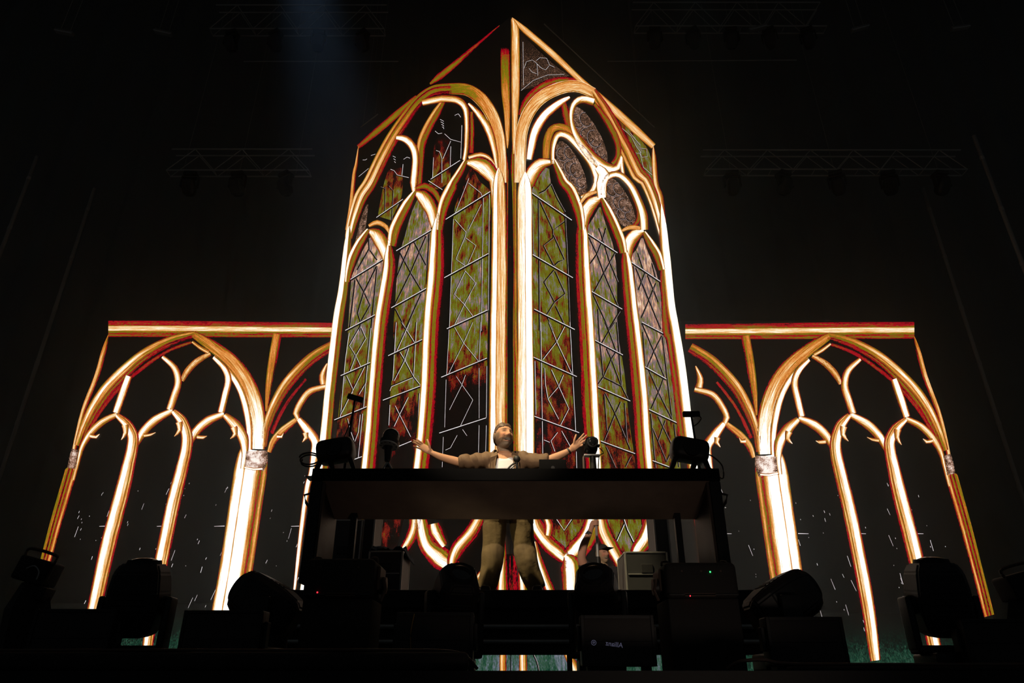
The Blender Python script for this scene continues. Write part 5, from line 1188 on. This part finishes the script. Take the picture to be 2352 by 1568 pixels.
def performer():
    O = Vector((-0.03, YM, RISER))
    t = thing('person', 'bearded man in an open brown shirt with both arms spread wide', 'person', O)
    def L(px, py, dy=0.0): return at(px, py, YM + dy) - O
    body = MB()
    # torso (mostly under the clothes)
    hip = L(1166, 1200); hip.z = 0.93
    neck = L(1158, 1040); sh_z = neck.z - 0.045
    tx = lambda f: hip.lerp(Vector((neck.x, 0.02, sh_z)), f)
    body.loft([tx(-.05), tx(.15), tx(.4), tx(.7), tx(.9), tx(1.0)], [(.15, .11), (.15, .105), (.155, .11), (.185, .12), (.17, .105), (.09, .08)], 28, up=(0, 1, 0))
    hc = L(1156.5, 1003.5, -0.03)
    HR = Matrix.Translation(hc) @ Matrix.Rotation(math.radians(28), 4, 'Z') @ Matrix.Rotation(math.radians(-10), 4, 'X') @ Matrix.Rotation(math.radians(4), 4, 'Y') @ Matrix.Diagonal((1.34, 1.26, 1.19, 1))
    hs = head_shape(); body.add(hs.v, hs.f, HR)
    body.loft([Vector((neck.x + 0.01, 0.03, sh_z - 0.03)), Vector((neck.x + 0.01, 0.025, sh_z + 0.05)), HR @ Vector((0, 0.03, -0.06))], [(.085, .075), (.072, .068), (.066, .066)], 20, up=(0, 1, 0))
    # arms: shoulder, elbow, wrist
    la = [L(1098, 1060, 0.0), L(1062, 1062, -0.03), L(1038, 1057, -0.05), L(1012, 1049, -0.08), L(992, 1040, -0.10)]
    ra = [L(1222, 1060, 0.0), L(1252, 1059, -0.03), L(1272, 1052, -0.05), L(1294, 1042, -0.08), L(1310, 1033, -0.10)]
    for a in (la, ra):
        body.loft(catmull(a, 4), list(np.interp(np.linspace(0, 4, 17), [0, 1, 2, 3, 4], [.058, .050, .048, .040, .027])), 16, round_ends=True)
        body.loft([Vector((neck.x, 0.03, sh_z - 0.02)), a[0]], [.08, .066], 14, round_ends=True)
    # left hand in the picture: palm to the front, fingers up and outward
    d = -0.12
    body.loft([L(993, 1040.5, -0.10), L(984, 1034, d), L(974, 1028, d), L(966, 1023.5, d)], [(.020, .028), (.017, .040), (.015, .042), (.011, .038)], 14, up=(-0.45, 0, -0.9), round_ends=True)
    fl = [((971, 1018.5), (963.8, 1013), (956.5, 1008.3)), ((968.5, 1021.5), (959, 1015.6), (950, 1011)), ((966, 1025.5), (957, 1020.2), (949, 1015.6)), ((965.5, 1030.5), (957.5, 1027.4), (950.5, 1024.5))]
    for k, f in enumerate(fl): finger(body, [L(*f[0], d), L(*f[1], d - 0.012), L(*f[2], d - 0.006 - .01 * k)], (.0118, .0120, .0115, .0104)[k])
    finger(body, [L(988, 1031, d), L(985.5, 1020.5, d - 0.02), L(981.4, 1009.8, d - 0.02)], .0132)
    # right hand in the picture
    body.loft([L(1309, 1034, -0.10), L(1317, 1027.5, d), L(1325, 1020.5, d), L(1331.5, 1015.5, d)], [(.020, .028), (.018, .040), (.016, .043), (.011, .038)], 14, up=(0.55, 0, -0.8), round_ends=True)
    fr = [((1327.5, 1011), (1335, 1003), (1341.3, 995.6)), ((1331, 1014.5), (1339.5, 1006.5), (1347.3, 999.2)), ((1333.5, 1019), (1341.5, 1012.5), (1349.3, 1007)), ((1334, 1024), (1341.5, 1020), (1348.2, 1016.3))]
    for k, f in enumerate(fr): finger(body, [L(*f[0], d), L(*f[1], d - 0.012), L(*f[2], d - 0.006 - .01 * k)], (.0118, .0120, .0115, .0104)[k])
    finger(body, [L(1317.5, 1023, d), L(1319.5, 1010, d - 0.02), L(1323.2, 998.6, d - 0.02)], .0132)
    me = evaluate(body, 0.0046, 2, 0.5)
    skin = (0.46, 0.25, 0.145); HI = HR.inverted()
    ca = me.color_attributes.new('col', 'FLOAT_COLOR', 'POINT'); buf = []
    for v in me.vertices:
        q = HI @ v.co
        if q.z > -0.135 and q.length < 0.17: c = face_colour(q, skin, (0.105, 0.062, 0.036), (0.25, 0.20, 0.15))
        else: c = skin
        buf += [c[0], c[1], c[2], 1.0]
    ca.data.foreach_set('color', buf)
    put(me, 'body', 'skin', t)
    h = hair_shape(); hm = MB().add(h.v, h.f, HR).build('hair', 'hair', t, smooth=True, label='short swept-back brown hair')
    m = hm.modifiers.new('thick', 'SOLIDIFY'); m.thickness = 0.004; m.offset = 0
    # white vest
    vest = MB(); vk = [.02, .2, .4, .7, .86, .93]; vf = np.linspace(.02, .93, 130)
    vest.loft([tx(f) for f in vf], [(float(np.interp(f, vk, [.158, .158, .163, .193, .18, .15])), float(np.interp(f, vk, [.118, .113, .118, .129, .115, .10]))) for f in vf], 110, up=(0, 1, 0))
    keep = MB(); zc = tx(.86).z
    vm = vest.mesh('vest'); bm = bmesh.new(); bm.from_mesh(vm);     scoop = lambda v: v.z > L(1160, 1058).z + 13.0 * max(0, abs(v.x - neck.x) - 0.015) ** 2
    bmesh.ops.delete(bm, geom=[v for v in bm.verts if scoop(v.co) and v.co.y < 0.3 and abs(v.co.x - neck.x) < 0.14], context='VERTS')
    bm.to_mesh(vm); bm.free(); put(vm, 'vest', 'vest', t)['label'] = 'white scoop-neck vest'
    # open brown shirt with short sleeves
    sh = MB()
    sh.loft([tx(.03), tx(.2), tx(.4), tx(.7), tx(.88), tx(.99)], [(.215, .150), (.205, .140), (.20, .138), (.212, .148), (.205, .128), (.12, .10)], 32, up=(0, 1, 0), round_ends=False)
    for a, e in ((la, L(1053, 1061, -0.035)), (ra, L(1260, 1057, -0.035))):
        s0 = Vector((neck.x + (a[0].x - neck.x) * 0.30, 0.02, sh_z - 0.025))
        sh.loft([s0, a[0] + Vector((0, 0, 0.004)), a[0].lerp(e, .6), e], [(.10, .095), (.088, .088), (.078, .080), (.070, .078)], 22, up=(0, 1, 0))
    sm = evaluate(sh, 0.008, 5, 0.5)
    bm = bmesh.new(); bm.from_mesh(sm)
    zn = L(1158, 1044).z
    def gone(v):
        dx = v.x - (neck.x + 0.005)
        if v.y > 0.03 or v.z > 10: return abs(dx) < 0.075 and v.z > sh_z + 0.005 and v.y < 0.09
        w = 0.105 if v.z > zn - 0.3 else 0.08
        if -w - 0.008 < dx < w + 0.02 and v.y < -0.02: return True
        return abs(dx) < 0.075 and v.z > sh_z - 0.005
    bmesh.ops.delete(bm, geom=[v for v in bm.verts if gone(v.co)], context='VERTS')
    # open the sleeve ends
    for e, s in ((L(1053, 1061, -0.035), -1), (L(1260, 1057, -0.035), 1)):
        bmesh.ops.delete(bm, geom=[v for v in bm.verts if s * (v.co.x - e.x) > -0.008 and (v.co - e).length < 0.09], context='VERTS')
    for v in bm.verts:
        n = mnoise.noise((v.co.x * 17 + v.co.z * 6, v.co.y * 7, v.co.z * 4)); v.co += v.normal * (0.014 * n + 0.026 * abs(mnoise.noise((v.co.x * 13 + v.co.z * 7, v.co.y * 6, v.co.z * 5))) - 0.010)
    bm.to_mesh(sm); bm.free()
    so = put(sm, 'shirt', 'shirt', t); m = so.modifiers.new('thick', 'SOLIDIFY'); m.thickness = 0.006; m.offset = 1
    so['label'] = 'open brown short-sleeved shirt'
    for s in (-1, 1):                                   # collar flaps
        x0 = neck.x + 0.005
        p = [Vector((x0 + s * 0.058, 0.075, sh_z + 0.075)), Vector((x0 + s * 0.082, -0.02, sh_z + 0.058)), Vector((x0 + s * 0.075, -0.098, sh_z - 0.005)), Vector((x0 + s * 0.15, -0.130, sh_z - 0.045)), Vector((x0 + s * 0.135, -0.03, sh_z + 0.035)), Vector((x0 + s * 0.10, 0.085, sh_z + 0.035))]
        lo = [q + Vector((0, 0.004, -0.008)) for q in p]
        MB().add(p + lo, [(0, 1, 4, 5), (1, 2, 3, 4), (6, 11, 10, 7), (7, 10, 9, 8), (0, 6, 7, 1), (1, 7, 8, 2), (2, 8, 9, 3), (3, 9, 10, 4), (4, 10, 11, 5), (5, 11, 6, 0)]).build('collar_flap', 'shirt', t)
        # lapel: turned-back edge of the open front
        q = [Vector((x0 + s * 0.085, -0.105, sh_z - 0.01)), Vector((x0 + s * 0.15, -0.142, sh_z - 0.06)), Vector((x0 + s * 0.16, -0.150, sh_z - 0.2)), Vector((x0 + s * 0.105, -0.150, sh_z - 0.22))]
        lo = [v + Vector((0, 0.006, 0)) for v in q]
        MB().add(q + lo, [(0, 1, 2, 3), (7, 6, 5, 4), (0, 4, 5, 1), (1, 5, 6, 2), (2, 6, 7, 3), (3, 7, 4, 0)]).build('front_placket', 'shirt', t)
    # trousers
    tr = MB()
    tr.loft([hip + Vector((0, 0, 0.10)), hip, hip + Vector((0, 0, -0.10)), hip + Vector((0, 0, -0.18))], [(.20, .13), (.235, .145), (.25, .15), (.22, .14)], 28, up=(0, 1, 0))
    for s, knee, foot in ((-1, L(1131, 1290, -0.02), L(1115, 1362, 0.0)), (1, L(1210, 1290, -0.02), L(1236, 1362, 0.0))):
        foot.z = 0.06; top = hip + Vector((s * 0.13, 0, -0.07))
        tr.loft(catmull([top, knee, foot], 6), list(np.interp(np.linspace(0, 1, 13), [0, .5, 1], [.132, .112, .095])), 22)
    tm_ = evaluate(tr, 0.009, 6, 0.5)
    nrm = [v.normal.copy() for v in tm_.vertices]; pos = []
    for v, vn in zip(tm_.vertices, nrm):
        c = v.co; fold = mnoise.noise((c.x * 9 + 3, c.y * 6, c.z * (20 if c.z > 0.72 else 7))) + 0.6 * mnoise.noise((c.x * 22, c.y * 14, c.z * 7 + c.x * 20))
        pos += list(c + vn * (0.008 * fold))
    tm_.vertices.foreach_set('co', pos); tm_.update()
    put(tm_, 'trousers', 'trouser', t)
    MB().loft([hip + Vector((0, 0, 0.085)), hip + Vector((0, 0, 0.12))], [(.206, .140), (.200, .136)], 32, up=(0, 1, 0)).build('belt', 'shoe', t, smooth='auto')
    for fx in (L(1116, 1362), L(1233, 1362)):
        MB().box((fx.x, -0.06, 0.045), (0.10, 0.27, 0.09), 0.035).build('shoe', 'shoe', t, smooth='auto')
    # wrist band and ring
    w0, w1 = L(1305.0, 1036.2, -0.095), L(1308.6, 1034.0, -0.098)
    MB().loft([w0, w1], [.0385, .0375], 22).build('wrist_band', 'rubber', t, smooth='auto', label='black wrist band')
    return t
performer()

def technician():
    d = 9.1; O = Vector((at(1372, 1330, d).x, d, FLOOR))
    t = thing('person', 'technician in dark clothes and cap raising an arm beside a thin pole', 'person', O)
    def L(px, py, dy=0.0): return at(px, py, d + dy) - O
    b = MB()
    hc = L(1384, 1273); hs = head_shape()
    HR = Matrix.Translation(hc) @ Matrix.Rotation(math.radians(30), 4, 'Z') @ Matrix.Rotation(math.radians(-6), 4, 'X') @ Matrix.Scale(0.96, 4)
    b.add(hs.v, hs.f, HR)
    ch = L(1388, 1320, 0.05); sl = L(1345, 1306, 0.0); sr = L(1425, 1318, 0.04)
    hip = Vector((0.03, 0.05, 0.80))
    b.loft([HR @ Vector((0, 0.02, -0.07)), ch + Vector((0, 0, 0.03))], [.058, .07], 16)
    b.loft([hip, hip.lerp(ch, .5), ch], [(.15, .10), (.16, .11), (.18, .11)], 20, up=(0, 1, 0), round_ends=True)
    b.loft([sl, ch, sr], [.07, .09, .07], 14, round_ends=True)
    arm = [sl, L(1336, 1282, -0.05), L(1341, 1252, -0.08), L(1352, 1228, -0.06), L(1358, 1213, -0.05)]
    b.loft(catmull(arm, 4), list(np.interp(np.linspace(0, 4, 17), [0, 1, 2, 3, 4], [.062, .055, .050, .040, .028])), 14, round_ends=True)
    arm2 = [sr, L(1440, 1352, -0.02), L(1420, 1385, -0.12)]
    b.loft(catmull(arm2, 4), list(np.linspace(.06, .035, 9)), 14, round_ends=True)
    b.loft([L(1357, 1214, -0.05), L(1361, 1205, -0.06), L(1364, 1198, -0.07)], [(.022, .03), (.02, .04), (.014, .036)], 12, up=(1, 0, 0), round_ends=True)
    for k in range(4):
        z = 1206 - 3.4 * k
        finger(b, [L(1362, z, -0.075), L(1369, z - 1, -0.095), L(1374.5, z, -0.07), L(1372, z + 1, -0.045)], .0088)
    finger(b, [L(1359, 1209, -0.04), L(1364, 1203, -0.02), L(1370, 1199, -0.025)], .0105)
    for s in (-1, 1):
        b.loft(catmull([hip + Vector((s * .09, 0, 0)), Vector((s * .13, -0.08, 0.44)), Vector((s * .14, 0.02, 0.06))], 5), list(np.linspace(.10, .055, 11)), 14, round_ends=True)
        b.box((s * .14, -0.05, 0.04), (0.1, 0.26, 0.08), 0.03)
    me = evaluate(b, 0.007, 3, 0.5); HI = HR.inverted(); skin = (0.42, 0.22, 0.15)
    ca = me.color_attributes.new('col', 'FLOAT_COLOR', 'POINT'); buf = []
    for v in me.vertices:
        q = HI @ v.co
        c = face_colour(q, skin, (0.30, 0.20, 0.12), (0.36, 0.26, 0.16)) if (q.z > -0.135 and q.length < 0.17) else skin
        buf += [*c, 1.0]
    ca.data.foreach_set('color', buf); put(me, 'body', 'skin', t)
    # dark t-shirt
    s = MB()
    s.loft([hip + Vector((0, 0, -0.06)), hip.lerp(ch, .5), ch + Vector((0, 0, 0.02))], [(.175, .125), (.185, .135), (.20, .13)], 22, up=(0, 1, 0))
    s.loft([sl + (sl - ch) * 0.25, sl, ch, sr, sr + (sr - ch) * 0.3], [.075, .09, .112, .09, .08], 16)
    s.loft([sl, arm[0].lerp(arm[1], 0.55)], [.085, .075], 16); s.loft([sr, Vector(arm2[0]).lerp(arm2[1], 0.6)], [.085, .075], 16)
    put(evaluate(s, 0.012, 5), 'tee_shirt', 'tee', t)
    p = MB()
    p.loft([hip + Vector((0, 0, 0.02)), hip + Vector((0, 0, -0.12))], [(.17, .12), (.17, .12)], 20, up=(0, 1, 0))
    for k in (-1, 1): p.loft(catmull([hip + Vector((k * .09, 0, -.02)), Vector((k * .13, -0.08, 0.44)), Vector((k * .14, 0.02, 0.09))], 5), list(np.linspace(.115, .08, 11)), 16)
    put(evaluate(p, 0.014, 5), 'trousers', 'tee', t)
    hs2 = hair_shape(0.002, -0.10); MB().add(hs2.v, hs2.f, HR).build('hair', mat('fair_hair', (0.30, 0.19, 0.10), 0.6, bump=0.6, bscale=120), t, smooth=True)
    cap = MB().sphere((0, 0.0, 0.03), (0.088, 0.108, 0.105), 30, 18, HR).build('cap', 'tee', t, smooth=True)
    bm = bmesh.new(); bm.from_mesh(cap.data); bmesh.ops.delete(bm, geom=[v for v in bm.verts if (HI @ v.co).z < 0.042], context='VERTS'); bm.to_mesh(cap.data); bm.free()
    MB().box((0, -0.125, 0.05), (0.13, 0.10, 0.008), 0.003, HR).build('cap_brim', 'tee', cap)
    MB().loft([HR @ Vector((0, 0.10, -0.02)), HR @ Vector((0.01, 0.13, -0.10)), HR @ Vector((0.0, 0.12, -0.18))], [.026, .03, .012], 12, round_ends=True).build('ponytail', 'hair', t, smooth=True)
    MB().loft([L(1350.5, 1229, -0.06), L(1354.5, 1222, -0.058)], [.042, .036], 16).build('wrist_watch', 'rubber', t)
    # the pole the hand closes on
    q = L(1369, 1200, -0.07) + O
    st = thing('pole_stand', 'thin dark pole held by the technician under the booth', 'stand', (q.x + 0.0, q.y, FLOOR))
    hgt = at(1371, 1150, q.y).z - FLOOR
    MB().tube([(0, 0, 0.03), (0, 0, hgt)], 0.017, 12).build('pole', 'alu', st, smooth=True)
    MB().loft([(0, 0, hgt * 0.62), (0, 0, hgt * 0.66)], [0.028, 0.028], 14).build('clamp_collar', 'rubber', st, smooth='auto')
    for a in (0.4, 2.5, 4.6): MB().loft([(0, 0, 0.25), (0.28 * math.cos(a), 0.28 * math.sin(a), 0.012)], [0.012, 0.012], 8).build('tripod_leg', 'rubber', st)
technician()
# ------------------------------------------------------------------ thin haze over the stage
hz = MB().box((0, 14.7, 12.5), (34, 12.6, 21.5)).build('haze', 'black')
hm = bpy.data.materials.new('haze'); hm.use_nodes = True; nt = hm.node_tree
for n in list(nt.nodes): nt.nodes.remove(n)
ho = nt.nodes.new('ShaderNodeOutputMaterial'); vsn = nt.nodes.new('ShaderNodeVolumeScatter')
vsn.inputs['Color'].default_value = (0.85, 1.0, 1.0, 1); vsn.inputs['Density'].default_value = 0.0068; vsn.inputs['Anisotropy'].default_value = 0.72
nt.links.new(vsn.outputs[0], ho.inputs['Volume'])
hz.data.materials.clear(); hz.data.materials.append(hm)
hz['kind'] = 'stuff'; hz['label'] = 'thin grey haze hanging over the stage'; hz['category'] = 'haze'
